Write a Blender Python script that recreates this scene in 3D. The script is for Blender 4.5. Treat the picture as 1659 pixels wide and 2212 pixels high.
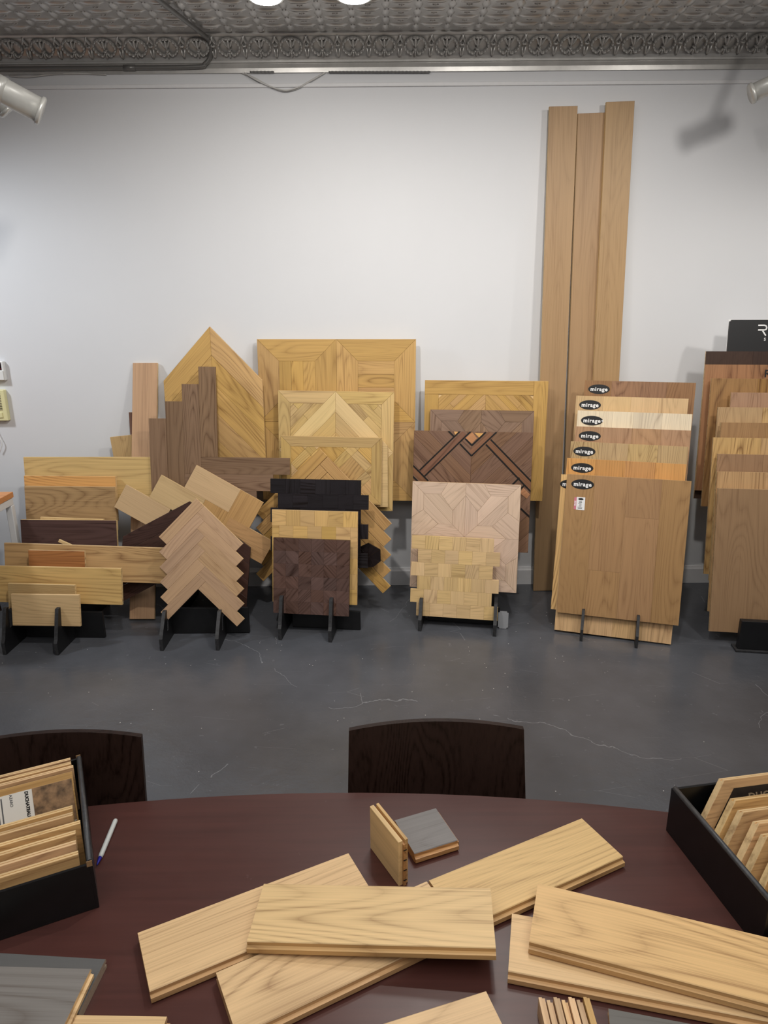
import bpy, bmesh, math, random
from mathutils import Matrix, Vector
random.seed(7)
scene = bpy.context.scene
for o in list(bpy.data.objects):
    bpy.data.objects.remove(o)
COL = scene.collection
R_ = math.radians

# ------------------------------------------------------------------ camera
W_PX, H_PX, F_PX = 1659.0, 2212.0, 1534.0
CAM_H, PITCH, ROLL = 1.72, R_(17.0), R_(0.45)
WALL_Y, CEIL_Z = 4.09, 2.945
CAM = Vector((0, 0, CAM_H))
FWD = Vector((0, math.cos(PITCH), -math.sin(PITCH)))
_r, _u = Vector((1, 0, 0)), Vector((0, math.sin(PITCH), math.cos(PITCH)))
RGT = _r*math.cos(ROLL) - _u*math.sin(ROLL)
UPV = _u*math.cos(ROLL) + _r*math.sin(ROLL)
cd = bpy.data.cameras.new('camera')
cd.sensor_fit = 'VERTICAL'; cd.sensor_height = 36.0; cd.lens = F_PX/H_PX*36.0
cd.clip_start = 0.02
cam = bpy.data.objects.new('camera', cd)
COL.objects.link(cam)
cam.matrix_world = Matrix(((RGT.x, UPV.x, -FWD.x, CAM.x), (RGT.y, UPV.y, -FWD.y, CAM.y),
                           (RGT.z, UPV.z, -FWD.z, CAM.z), (0, 0, 0, 1)))
scene.camera = cam

# ------------------------------------------------------------------ world, lights, exposure
wd = bpy.data.worlds.new('room_air'); scene.world = wd
wd.use_nodes = True
wd.node_tree.nodes['Background'].inputs[0].default_value = (0.9, 0.93, 1.0, 1)
wd.node_tree.nodes['Background'].inputs[1].default_value = 0.12
scene.view_settings.view_transform = 'Standard'
scene.view_settings.look = 'None'
scene.view_settings.gamma = 1.0
scene.view_settings.use_curve_mapping = False
scene.view_settings.exposure = -0.07

def spot(name, loc, aim, power, angle=100, blend=0.9, radius=0.05, color=(1.0, 0.93, 0.84)):
    l = bpy.data.lights.new(name, 'SPOT')
    l.energy = power; l.spot_size = R_(angle); l.spot_blend = blend
    l.shadow_soft_size = radius; l.color = color
    o = bpy.data.objects.new(name, l); COL.objects.link(o)
    o.location = loc
    o.rotation_euler = (Vector(aim)-Vector(loc)).to_track_quat('-Z', 'Y').to_euler()
    return o
def area(name, loc, aim, power, sx, sy, color=(1, 0.95, 0.88)):
    l = bpy.data.lights.new(name, 'AREA'); l.shape = 'RECTANGLE'
    l.size = sx; l.size_y = sy; l.energy = power; l.color = color
    o = bpy.data.objects.new(name, l); COL.objects.link(o)
    o.location = loc
    o.rotation_euler = (Vector(aim)-Vector(loc)).to_track_quat('-Z', 'Y').to_euler()
    return o
NEUT = (1.0, 0.955, 0.89)
spot('track_spot_light', (-0.55, 2.0, 2.80), (-0.85, 4.0, 0.98), 96, 112, 1.0, color=NEUT)
spot('track_spot_light', (0.70, 2.0, 2.80), (0.45, 4.0, 1.0), 88, 112, 1.0, color=NEUT)
spot('track_spot_light', (1.85, 2.0, 2.80), (1.4, 4.0, 0.9), 72, 112, 1.0, radius=0.10, color=NEUT)
spot('track_spot_light', (-2.95, 3.0, 2.55), (-1.6, 4.0, 0.85), 100, 100, 1.0, radius=0.12, color=(0.9, 0.95, 1.0))
spot('track_spot_light', (2.95, 2.9, 2.65), (1.75, 4.0, 0.8), 55, 85, 1.0, color=NEUT)
spot('track_spot_light', (0.30, 1.85, 2.85), (0.1, 0.85, 0.74), 40, 95, 0.9, radius=0.03, color=NEUT)
area('unseen_ceiling_light', (0.35, 2.70, 2.91), (0.35, 2.70, 0), 13, 0.9, 0.35, (1, 0.97, 0.93))
area('unseen_ceiling_light', (0, 0.0, 2.9), (0, 0.0, 0), 55, 3.6, 2.4, (1, 0.97, 0.93))  # added fill: broad source that brightens the whole room, no real fixture

# ------------------------------------------------------------------ projection helpers (photo pixel -> world point)
def ray(px, py):
    return FWD + RGT*((px-W_PX/2)/F_PX) + UPV*((H_PX/2-py)/F_PX)
def at_z(px, py, z):
    d = ray(px, py); return CAM + d*((z-CAM.z)/d.z)
def at_y(px, py, y):
    d = ray(px, py); return CAM + d*((y-CAM.y)/d.y)
class Pl:
    """leaning plane: foot point on the floor, yaw about z, lean away from the camera"""
    def __init__(s, o, yaw, lean, t=0.0):
        y, a = R_(yaw), R_(lean)
        s.u = Vector((math.cos(y), math.sin(y), 0)); s.nh = Vector((-math.sin(y), math.cos(y), 0))
        s.v = s.nh*math.sin(a) + Vector((0, 0, 1))*math.cos(a)
        s.n = s.u.cross(s.v); s.P = Vector((o[0], o[1], 0)) + s.nh*t; s.lean = a; s.t = t
    def ab(s, p):
        d = ray(*p); k = s.n.dot(s.P-CAM)/s.n.dot(d); X = CAM + d*k - s.P
        return Vector((X.dot(s.u), X.dot(s.v)))
    def world(s, a, b):
        return s.P + s.u*a + s.v*b
    def frame(s, a, b, rot=0.0):
        c, q = math.cos(rot), math.sin(rot)
        ux, vy = s.u*c + s.v*q, s.v*c - s.u*q
        p = s.world(a, b)
        return Matrix(((ux.x, vy.x, s.n.x, p.x), (ux.y, vy.y, s.n.y, p.y), (ux.z, vy.z, s.n.z, p.z), (0, 0, 0, 1)))

# ------------------------------------------------------------------ object helpers
def tag(o, label, cat, group=None, kind=None):
    if label: o['label'] = label
    if cat: o['category'] = cat
    if group: o['group'] = group
    if kind: o['kind'] = kind
    return o
def link(name, me, mats=(), parent=None, mw=None, ml=None):
    o = bpy.data.objects.new(name, me); COL.objects.link(o)
    if me is not None and mats and not me.materials:
        for m in (mats if isinstance(mats, (list, tuple)) else [mats]): me.materials.append(m)
    if parent is not None: o.parent = parent
    if ml is not None: o.matrix_basis = ml
    if mw is not None: o.matrix_world = mw
    return o
def empty(name, mw):
    o = bpy.data.objects.new(name, None); COL.objects.link(o); o.empty_display_size = 0.05
    o.matrix_world = mw; return o
def struct(o):
    o['kind'] = 'structure'; return o
def mesh_bm(bm, name='m', smooth=False):
    bmesh.ops.recalc_face_normals(bm, faces=bm.faces)
    me = bpy.data.meshes.new(name); bm.to_mesh(me); bm.free()
    if smooth:
        for p in me.polygons: p.use_smooth = True
    return me
def prism_into(bm, poly, z0, z1, ch=0.0, side=0):
    """extruded polygon (ccw in xy); chamfered front rim; side faces take material slot `side`"""
    n = len(poly)
    area2 = sum(poly[i][0]*poly[(i+1) % n][1]-poly[(i+1) % n][0]*poly[i][1] for i in range(n))
    if area2 < 0: poly = poly[::-1]
    lo = [bm.verts.new((x, y, z0)) for x, y in poly]
    md = [bm.verts.new((x, y, z1-ch)) for x, y in poly]
    f = bm.faces.new(lo[::-1]); f.material_index = side
    for i in range(n):
        j = (i+1) % n
        f = bm.faces.new((lo[i], lo[j], md[j], md[i])); f.material_index = side
    if ch > 0:
        ins = inset(poly, ch)
        hi = [bm.verts.new((x, y, z1)) for x, y in ins]
        for i in range(n):
            j = (i+1) % n; bm.faces.new((md[i], md[j], hi[j], hi[i]))
        bm.faces.new(hi)
    else:
        bm.faces.new(md)
def inset(poly, d):
    n = len(poly); out = []
    a2 = sum(poly[i][0]*poly[(i+1) % n][1]-poly[(i+1) % n][0]*poly[i][1] for i in range(n))
    sgn = 1 if a2 > 0 else -1
    for i in range(n):
        p0, p1, p2 = Vector(poly[i-1]), Vector(poly[i]), Vector(poly[(i+1) % n])
        e1, e2 = (p1-p0).normalized(), (p2-p1).normalized()
        n1, n2 = Vector((-e1.y, e1.x))*sgn, Vector((-e2.y, e2.x))*sgn
        b = n1+n2; L = b.length
        if L < 1e-4: q = p1 + n1*d
        else:
            b /= L; q = p1 + b*min(d/max(b.dot(n1), 0.25), d*4)
        out.append((q.x, q.y))
    return out
def prism(poly, z0, z1, ch=0.0, side=0):
    bm = bmesh.new(); prism_into(bm, poly, z0, z1, ch, side); return mesh_bm(bm)
def rect(x0, y0, x1, y1): return [(x0, y0), (x1, y0), (x1, y1), (x0, y1)]
def box_into(bm, x0, y0, z0, x1, y1, z1):
    prism_into(bm, rect(x0, y0, x1, y1), z0, z1)
def box(x0, y0, z0, x1, y1, z1, bev=0.0):
    bm = bmesh.new(); box_into(bm, x0, y0, z0, x1, y1, z1)
    if bev:
        bmesh.ops.bevel(bm, geom=bm.edges[:], offset=bev, segments=2, affect='EDGES', profile=0.5)
    return mesh_bm(bm)
def clip(poly, nx, ny, c):
    """keep the side nx*x+ny*y >= c"""
    out = []
    for i in range(len(poly)):
        p, q = poly[i-1], poly[i]
        dp, dq = nx*p[0]+ny*p[1]-c, nx*q[0]+ny*q[1]-c
        if (dp >= 0) != (dq >= 0):
            s = dp/(dp-dq); out.append((p[0]+(q[0]-p[0])*s, p[1]+(q[1]-p[1])*s))
        if dq >= 0: out.append(q)
    return out
def parea(p): return abs(sum(p[i-1][0]*p[i][1]-p[i][0]*p[i-1][1] for i in range(len(p))))/2 if len(p) > 2 else 0
def clean(p, e=1e-4):
    out = []
    for q in p:
        if not out or (abs(q[0]-out[-1][0])+abs(q[1]-out[-1][1])) > e: out.append(q)
    if len(out) > 1 and (abs(out[0][0]-out[-1][0])+abs(out[0][1]-out[-1][1])) <= e: out.pop()
    return out
def clip_rect(p, x0, y0, x1, y1):
    for c in ((1, 0, x0), (-1, 0, -x1), (0, 1, y0), (0, -1, -y1)):
        if p: p = clip(p, *c)
    return p
def tube(points, r, n=10, cap=True):
    bm = bmesh.new(); rings = []
    P = [Vector(p) for p in points]; prev = None
    for i, p in enumerate(P):
        d = (P[min(i+1, len(P)-1)]-P[max(i-1, 0)]).normalized()
        if prev is None:
            a = Vector((0, 0, 1)) if abs(d.z) < 0.9 else Vector((1, 0, 0))
            x = d.cross(a).normalized()
        else:
            x = (prev - d*prev.dot(d)).normalized()
        prev = x; y = d.cross(x)
        rr = r[i] if isinstance(r, (list, tuple)) else r
        rings.append([bm.verts.new(p + (x*math.cos(k*2*math.pi/n)+y*math.sin(k*2*math.pi/n))*rr) for k in range(n)])
    for a, b in zip(rings, rings[1:]):
        for k in range(n): bm.faces.new((a[k], a[(k+1) % n], b[(k+1) % n], b[k])).smooth = True
    if cap:
        bm.faces.new(rings[0][::-1]); bm.faces.new(rings[-1])
    bmesh.ops.recalc_face_normals(bm, faces=bm.faces)
    me = bpy.data.meshes.new('tube'); bm.to_mesh(me); bm.free(); return me
def spline(pts, n=8):
    P = [Vector(p) for p in pts]; out = []
    for i in range(len(P)-1):
        a, b, c, d = P[max(i-1, 0)], P[i], P[i+1], P[min(i+2, len(P)-1)]
        for k in range(n):
            t = k/n
            out.append(0.5*((2*b)+(c-a)*t+(2*a-5*b+4*c-d)*t*t+(3*b-a-3*c+d)*t**3))
    out.append(P[-1]); return out
def text_mesh(s, size, thick=0.0, ext=0.0003, align='CENTER', space=1.0):
    cu = bpy.data.curves.new('txt', 'FONT'); cu.body = s; cu.size = size; cu.offset = thick
    cu.extrude = ext; cu.align_x = align; cu.align_y = 'CENTER'; cu.space_character = space; cu.resolution_u = 3
    o = bpy.data.objects.new('txt', cu); COL.objects.link(o)
    dg = bpy.context.evaluated_depsgraph_get(); dg.update()
    me = bpy.data.meshes.new_from_object(o.evaluated_get(dg))
    bpy.data.objects.remove(o); bpy.data.curves.remove(cu)
    me.materials.clear(); return me

# ------------------------------------------------------------------ materials
def lin(c): return tuple(((v/255.0)/12.92 if v/255.0 <= 0.04045 else (((v/255.0)+0.055)/1.055)**2.4) for v in c)
MATS = {}
class NT:
    def __init__(s, name):
        s.m = bpy.data.materials.new(name); s.m.use_nodes = True; s.t = s.m.node_tree
        s.b = s.t.nodes['Principled BSDF']
    def n(s, typ, **kw):
        nd = s.t.nodes.new(typ)
        for k, v in kw.items(): setattr(nd, k, v)
        return nd
    def l(s, a, b): s.t.links.new(a, b)
    def math(s, op, a, b=None, c=None):
        nd = s.n('ShaderNodeMath', operation=op)
        for i, v in enumerate((a, b, c)):
            if v is None: continue
            if isinstance(v, (int, float)): nd.inputs[i].default_value = v
            else: s.l(v, nd.inputs[i])
        return nd.outputs[0]
    def vmul(s, v, vec):
        nd = s.n('ShaderNodeVectorMath', operation='MULTIPLY'); s.l(v, nd.inputs[0]); nd.inputs[1].default_value = vec
        return nd.outputs[0]
    def noise(s, v, scale=1.0, detail=2.0, rough=0.5, dist=0.0):
        nd = s.n('ShaderNodeTexNoise'); s.l(v, nd.inputs['Vector'])
        nd.inputs['Scale'].default_value = scale; nd.inputs['Detail'].default_value = detail
        nd.inputs['Roughness'].default_value = rough; nd.inputs['Distortion'].default_value = dist
        return nd.outputs['Fac']
    def ramp(s, f, stops):
        nd = s.n('ShaderNodeValToRGB'); s.l(f, nd.inputs[0]); e = nd.color_ramp.elements
        e[0].position, e[0].color = stops[0][0], (*stops[0][1], 1); e[1].position, e[1].color = stops[-1][0], (*stops[-1][1], 1)
        for p, c in stops[1:-1]:
            x = e.new(p); x.color = (*c, 1)
        return nd.outputs[0]
    def mix(s, f, a, b, mode='MIX'):
        nd = s.n('ShaderNodeMix', data_type='RGBA', blend_type=mode)
        for i, v in ((0, f), (6, a), (7, b)):
            if isinstance(v, (int, float)): nd.inputs[i].default_value = v
            elif isinstance(v, tuple): nd.inputs[i].default_value = (*v, 1)
            else: s.l(v, nd.inputs[i])
        return nd.outputs[2]
    def bump(s, h, strength=0.2, dist=0.002):
        nd = s.n('ShaderNodeBump'); nd.inputs['Strength'].default_value = strength; nd.inputs['Distance'].default_value = dist
        s.l(h, nd.inputs['Height']); s.l(nd.outputs[0], s.b.inputs['Normal'])
def wood(name, rgb, con=0.35, var=0.18, rings=12.0, rough=0.45, fib=1.0, spec=0.35, gain=1.02, sat=0.94, rw=1.0):
    if name in MATS: return MATS[name]
    t = NT(name); base = tuple(min(0.9, c*gain) for c in lin(rgb))
    con = min(con*1.5, .8)
    dark = tuple(c*k for c, k in zip(base, (1-con*0.85, 1-con, 1-min(con*1.1, .9))))
    lite = tuple(min(0.95, c*(1+con*0.35)) for c in base)
    oi = t.n('ShaderNodeObjectInfo'); tc = t.n('ShaderNodeTexCoord')
    cx = t.n('ShaderNodeCombineXYZ')
    t.l(t.math('MULTIPLY', oi.outputs['Random'], 41.0), cx.inputs[0]); t.l(t.math('MULTIPLY', oi.outputs['Random'], 77.0), cx.inputs[1])
    ad = t.n('ShaderNodeVectorMath', operation='ADD'); t.l(tc.outputs['Object'], ad.inputs[0]); t.l(cx.outputs[0], ad.inputs[1])
    p = ad.outputs[0]
    n1 = t.noise(t.vmul(p, (0.85, 6.5, 6.5)), 1.0, 1.2, 0.4, 0.25)
    w = t.math('PINGPONG', t.math('MULTIPLY', n1, rings*2.1), 0.5)
    w = t.math('POWER', t.math('MULTIPLY', w, 2.0), 0.55)
    n2 = t.noise(t.vmul(p, (2.2, 190.0*fib, 190.0*fib)), 1.0, 4.0, 0.62)
    n3 = t.noise(t.vmul(p, (0.7, 13.0, 13.0)), 1.0, 3.0, 0.55)
    gate = t.noise(t.vmul(p, (1.0, 7.0, 7.0)), 1.0, 1.0, 0.5)
    w = t.math('MULTIPLY', t.math('SUBTRACT', w, 0.66), t.math('MULTIPLY', t.math('SUBTRACT', gate, 0.28), 1.7*rw))
    f = t.math('ADD', w, t.math('MULTIPLY', t.math('SUBTRACT', n2, 0.5), 1.25))
    f = t.math('ADD', t.math('ADD', f, 0.52), t.math('MULTIPLY', t.math('SUBTRACT', n3, 0.5), 0.75))
    c = t.ramp(f, [(0.05, dark), (0.5, base), (0.95, lite)])
    hs = t.n('ShaderNodeHueSaturation')
    rv = t.math('SUBTRACT', oi.outputs['Random'], 0.5)
    r2 = t.math('SUBTRACT', t.math('FRACT', t.math('MULTIPLY', oi.outputs['Random'], 17.31)), 0.5)
    t.l(t.math('ADD', t.math('MULTIPLY', rv, var*1.5), 1.0), hs.inputs['Value'])
    t.l(t.math('ADD', t.math('MULTIPLY', r2, 0.008), 0.5), hs.inputs['Hue'])
    t.l(t.math('ADD', t.math('MULTIPLY', r2, var*0.8), sat), hs.inputs['Saturation'])
    t.l(c, hs.inputs['Color']); t.l(hs.outputs[0], t.b.inputs['Base Color'])
    t.b.inputs['Roughness'].default_value = rough
    t.b.inputs['Specular IOR Level'].default_value = spec
    t.bump(n2, 0.12, 0.0008)
    MATS[name] = t.m; return t.m
def flat(name, rgb, rough=0.5, metal=0.0, spec=0.5, nz=0.0, nscale=40.0, gain=1.0, bump=0.0, emit=None, coat=0.0):
    if name in MATS: return MATS[name]
    t = NT(name); base = tuple(min(0.95, c*gain) for c in lin(rgb))
    tc = t.n('ShaderNodeTexCoord'); nn = t.noise(tc.outputs['Object'], nscale, 4.0, 0.6)
    a = tuple(c*(1-nz) for c in base); b = tuple(min(1, c*(1+nz)) for c in base)
    t.l(t.ramp(nn, [(0.3, a), (0.7, b)]), t.b.inputs['Base Color'])
    t.b.inputs['Roughness'].default_value = rough; t.b.inputs['Metallic'].default_value = metal
    t.b.inputs['Specular IOR Level'].default_value = spec; t.b.inputs['Coat Weight'].default_value = coat
    if bump: t.bump(nn, bump, 0.002)
    if emit:
        t.b.inputs['Emission Color'].default_value = (*emit[0], 1); t.b.inputs['Emission Strength'].default_value = emit[1]
    MATS[name] = t.m; return t.m

PLY = wood('plywood_edge', (214, 182, 130), 0.35, 0.08, 6, 0.6, fib=0.6)
BLACK = flat('black_painted_plywood', (20, 20, 22), 0.45, nz=0.25, nscale=30)
BLACKEDGE = flat('worn_black_edge', (44, 44, 46), 0.6, nz=0.5, nscale=60)
WALLM = flat('white_wall_paint', (217, 218, 221), 0.7, nz=0.012, nscale=2.0, bump=0.03)
TRIMM = flat('white_trim_paint', (226, 226, 228), 0.5, nz=0.02)
TIN = flat('silver_painted_tin', (186, 184, 181), 0.34, metal=0.45, nz=0.1, nscale=14, bump=0.25)
TIND = flat('dull_painted_tin', (150, 148, 146), 0.42, metal=0.4, nz=0.12, nscale=10, bump=0.25)
STEEL = flat('silver_lamp_metal', (196, 196, 192), 0.35, metal=0.35, nz=0.03)
WHITEINK = flat('white_ink', (240, 240, 240), 0.6)
BLACKINK = flat('black_ink', (18, 18, 20), 0.5)

# floor: dark grey painted concrete, glossy, scratched and cracked
t = NT('painted_concrete')
tc = t.n('ShaderNodeTexCoord'); P0 = tc.outputs['Object']
big = t.noise(P0, 1.3, 4.0, 0.6); fine = t.noise(P0, 26.0, 6.0, 0.65)
c = t.ramp(big, [(0.3, lin((72, 74, 79))), (0.7, lin((94, 96, 102)))])
c = t.mix(t.math('MULTIPLY', t.math('GREATER_THAN', fine, 0.66), 0.3), c, lin((120, 124, 130)))
vo = t.n('ShaderNodeTexVoronoi'); t.l(P0, vo.inputs['Vector']); vo.inputs['Scale'].default_value = 24.0
sp_ = t.math('LESS_THAN', vo.outputs['Distance'], 0.055)
msk = t.math('GREATER_THAN', t.noise(P0, 5.0, 2.0), 0.55)
c = t.mix(t.math('MULTIPLY', sp_, msk), c, lin((190, 190, 188)))
# hairline scratches: stretched voronoi edges, warped
wv = t.n('ShaderNodeTexNoise'); t.l(P0, wv.inputs['Vector']); wv.inputs['Scale'].default_value = 2.2; wv.inputs['Detail'].default_value = 5
wa = t.n('ShaderNodeVectorMath', operation='MULTIPLY_ADD'); t.l(wv.outputs['Color'], wa.inputs[0]); wa.inputs[1].default_value = (0.5, 0.5, 0); t.l(P0, wa.inputs[2])
ve = t.n('ShaderNodeTexVoronoi', feature='DISTANCE_TO_EDGE', voronoi_dimensions='2D'); t.l(wa.outputs[0], ve.inputs['Vector']); ve.inputs['Scale'].default_value = 0.6
cr = t.math('LESS_THAN', ve.outputs['Distance'], 0.0011)
crm = t.math('GREATER_THAN', t.noise(P0, 1.7, 2.0), 0.53)
crk = t.math('MULTIPLY', cr, crm)
c = t.mix(t.math('MULTIPLY', crk, 0.5), c, lin((150, 153, 158)))
rot = t.n('ShaderNodeMapping'); t.l(P0, rot.inputs['Vector']); rot.inputs['Rotation'].default_value = (0, 0, 0.6); rot.inputs['Scale'].default_value = (1.0, 5.0, 1.0)
v2 = t.n('ShaderNodeTexVoronoi', feature='DISTANCE_TO_EDGE', voronoi_dimensions='2D'); t.l(rot.outputs[0], v2.inputs['Vector']); v2.inputs['Scale'].default_value = 1.6
sc2 = t.math('MULTIPLY', t.math('LESS_THAN', v2.outputs['Distance'], 0.004), t.math('GREATER_THAN', t.noise(P0, 3.3, 3.0), 0.56))
c = t.mix(t.math('MULTIPLY', sc2, 0.28), c, lin((140, 143, 148)))
t.l(c, t.b.inputs['Base Color'])
t.l(t.math('ADD', t.math('MULTIPLY', t.noise(P0, 6.0, 4.0, 0.7), 0.24), 0.10), t.b.inputs['Roughness'])
t.b.inputs['Specular IOR Level'].default_value = 0.5
hgt = t.math('ADD', t.math('MULTIPLY', t.noise(P0, 9.0, 5.0, 0.65), 1.0), t.math('MULTIPLY', crk, -0.5))
t.bump(hgt, 0.55, 0.006)
FLOORM = t.m

# ------------------------------------------------------------------ room shell
XL, XR, YB = -3.4, 3.4, -2.6
struct(link('floor', box(XL, YB, -0.1, XR, WALL_Y+0.1, 0), FLOORM))
struct(link('wall_back', box(XL, WALL_Y, 0, XR, WALL_Y+0.12, CEIL_Z+0.2), WALLM))
struct(link('wall_left', box(XL-0.1, YB, 0, XL, WALL_Y, CEIL_Z+0.2), WALLM))
struct(link('wall_right', box(XR, YB, 0, XR+0.1, WALL_Y, CEIL_Z+0.2), WALLM))
struct(link('wall_front', box(XL, YB-0.1, 0, XR, YB, CEIL_Z+0.2), WALLM))
bm = bmesh.new()
prism_into(bm, [(0, 0), (-0.016, 0), (-0.016, 0.092), (-0.011, 0.1), (-0.007, 0.112), (0, 0.112)], XL, XR)
bb = mesh_bm(bm)
struct(link('baseboard_back', bb, TRIMM, mw=Matrix(((0, 0, 1, 0), (1, 0, 0, WALL_Y), (0, 1, 0, 0), (0, 0, 0, 1)))))
ceil = struct(link('ceiling', box(XL, YB, CEIL_Z+0.006, XR, WALL_Y+0.1, CEIL_Z+0.2), TIND))
# ridge where the upper wall board meets the lower one
zr = at_y(830, 183.5, WALL_Y).z
struct(link('trim_1', box(XL, WALL_Y-0.012, zr-0.009, XR, WALL_Y, zr+0.009, 0.003), TRIMM))

# pressed-tin ceiling: sheets with embossed petals
CX, CY = 0.150, 0.094
COVE = 0.098
YE = WALL_Y - COVE - 0.012          # edge of the ceiling field
def dome(bm, cx, cy, ax, ay, h, ang=0, n=10, lens=True, z=0.0):
    """low embossed lens hanging under z=0"""
    ca, sa = math.cos(ang), math.sin(ang); rim = []
    for k in range(n):
        th = 2*math.pi*k/n; x, y = math.cos(th)*ax, math.sin(th)*ay
        if lens: y *= abs(math.sin(th))**0.25
        rim.append((cx+x*ca-y*sa, cy+x*sa+y*ca))
    ra = [bm.verts.new((x, y, z)) for x, y in rim]
    rb = [bm.verts.new((cx+(x-cx)*0.62, cy+(y-cy)*0.62, z-h*0.8)) for x, y in rim]
    tp = bm.verts.new((cx, cy, z-h))
    for k in range(n):
        j = (k+1) % n
        bm.faces.new((ra[k], ra[j], rb[j], rb[k])).smooth = True
        bm.faces.new((rb[k], rb[j], tp)).smooth = True
def tin_sheet():
    bm = bmesh.new(); nx, ny = 4, 6
    w, d = CX*nx, CY*ny
    prism_into(bm, rect(0.001, 0.001, w-0.001, d-0.001), 0.0, 0.005)
    for i in range(nx):
        for j in range(ny):
            x, y = (i+0.5)*CX, (j+0.5)*CY
            dome(bm, x, j*CY+0.004 if j == 0 else j*CY, 0.060, 0.017, 0.010)
            dome(bm, x, j*CY if j else 0.004, 0.055, 0.006, 0.014)
            dome(bm, i*CX if i else 0.004, y, 0.040, 0.020, 0.009, math.pi/2, 8)
            for q in range(4):
                dome(bm, x+0.009*math.cos(q*math.pi/2), y+0.006*math.sin(q*math.pi/2), 0.006, 0.004, 0.005, 0, 5, False)
            for q in (-1, 1):
                dome(bm, i*CX+q*0.007+(0.01 if i == 0 else 0), (j*CY if j else 0.006), 0.004, 0.004, 0.006, 0, 5, False)
    return mesh_bm(bm)
sheet = tin_sheet(); sheet.materials.append(TIN)
for i in range(-4, 4):
    for j in range(2):
        link('tin_panel', sheet, parent=ceil, ml=Matrix.Translation((i*0.6+0.02, YE-(j+1)*CY*6, CEIL_Z)))
# cove cornice: profile + fleur motifs
zc0 = at_y(830, 157, WALL_Y).z; zc1 = at_y(830, 131, WALL_Y).z
prof = [(0, zc0), (-0.016, zc0), (-0.018, zc0+0.02), (-0.015, zc1-0.012), (-0.024, zc1-0.010), (-0.026, zc1-0.003), (-0.018, zc1)]
for k in range(9):
    a = k/8; prof.append((-0.018-(COVE-0.018)*(a**1.25), zc1+(CEIL_Z-0.016-zc1)*(a**0.85)))
prof += [(-COVE-0.008, CEIL_Z-0.014), (-COVE-0.016, CEIL_Z-0.008), (-COVE-0.016, CEIL_Z+0.006), (0, CEIL_Z+0.006)]
bm = bmesh.new(); prism_into(bm, prof, XL, XR)
M_X = Matrix(((0, 0, 1, 0), (1, 0, 0, WALL_Y), (0, 1, 0, 0), (0, 0, 0, 1)))
cornice = struct(link('trim_2', mesh_bm(bm), TIN, mw=M_X))
cornice.name = 'trim_2'
def fleur():
    """one embossed fleur with its looping side scrolls, in a frame where z=-out"""
    bm = bmesh.new(); h = 0.014
    for (x, y, ax, ay, ang, hh) in [
        (0, 0.020, 0.030, 0.0075, 90, 1.2), (-0.013, 0.022, 0.026, 0.006, 118, 1.0), (0.013, 0.022, 0.026, 0.006, 62, 1.0),
        (0, -0.010, 0.012, 0.005, 0, 1.3), (0, -0.032, 0.020, 0.006, 90, 1.1), (-0.012, -0.030, 0.018, 0.005, 60, 0.9),
        (0.012, -0.030, 0.018, 0.005, 120, 0.9)]:
        dome(bm, x, y, ax, ay, h*hh, R_(ang), 8)
    pts = []
    for s in (-1, 1):
        prev = None
        for k in range(9):
            a = R_(-75+k*21); x, y = s*0.047*math.cos(a)*1.12, 0.004+0.042*math.sin(a)
            if prev: 
                mx, my = (x+prev[0])/2, (y+prev[1])/2
                dome(bm, mx, my, math.hypot(x-prev[0], y-prev[1])*0.66, 0.0065, h*1.05, math.atan2(y-prev[1], x-prev[0]), 6, False)
            prev = (x, y)
        dome(bm, s*0.074, 0.012, 0.012, 0.006, h, 0, 6)
        dome(bm, s*0.071, 0.036, 0.026, 0.006, h*0.9, R_(90-s*28), 6)
        dome(bm, s*0.072, -0.030, 0.026, 0.006, h*0.9, R_(90+s*12), 6)
    for v in bm.verts: v.co.y *= -1
    return mesh_bm(bm)
fl = fleur(); fl.materials.append(TIN)
p0 = Vector((0, WALL_Y-0.03, zc1+0.018)); p1 = Vector((0, WALL_Y-COVE+0.006, CEIL_Z-0.022))
vv = (p1-p0).normalized(); uu = Vector((1, 0, 0)); nn = uu.cross(vv); cen = (p0+p1)/2 + nn*0.003
MW = 0.1535
for i in range(-15, 16):
    c = cen + uu*(i*MW+0.02)
    link('fleur_relief', fl, parent=cornice,
         ml=cornice.matrix_basis.inverted() @ Matrix(((uu.x, -vv.x, -nn.x, c.x), (uu.y, -vv.y, -nn.y, c.y), (uu.z, -vv.z, -nn.z, c.z), (0, 0, 0, 1))))

# ------------------------------------------------------------------ flooring sample boards
r3 = lambda x, y: (x/2.592, y/2.592+680)
r4 = lambda x, y: (x/2.592, y/2.592+1000)
r5 = lambda x, y: (x/3.0725+540, y/3.0725+700)
r6 = lambda x, y: (x/3.455+860, y/3.455+780)
r7 = lambda x, y: (x/3.197+1140, y/3.197+780)
r8 = lambda x, y: (x/5.027+1400, y/5.027+660)
GR = {  # rack foot point, yaw
    1: ((-1.78, 3.21), -2.0), 2: ((-0.99, 3.242), 0.0), 3: ((-0.416, 3.336), -6.5),
    4: ((0.38, 3.406), -10.0), 5: ((1.141, 3.272), -17.0), 6: ((2.00, 3.15), -8.0)}
SLOTS = {k: [] for k in GR}
def plane(g, t, lean, yaw=None):
    o, y = GR[g]; return Pl(o, y if yaw is None else yaw, lean, t)
def slot_for(g, p):
    """p: world foot point of a board"""
    o, y = GR[g]; nh = Vector((-math.sin(R_(y)), math.cos(R_(y)), 0))
    return nh.dot(Vector((p.x-o[0], p.y-o[1], 0)))
class Board: pass
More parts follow.
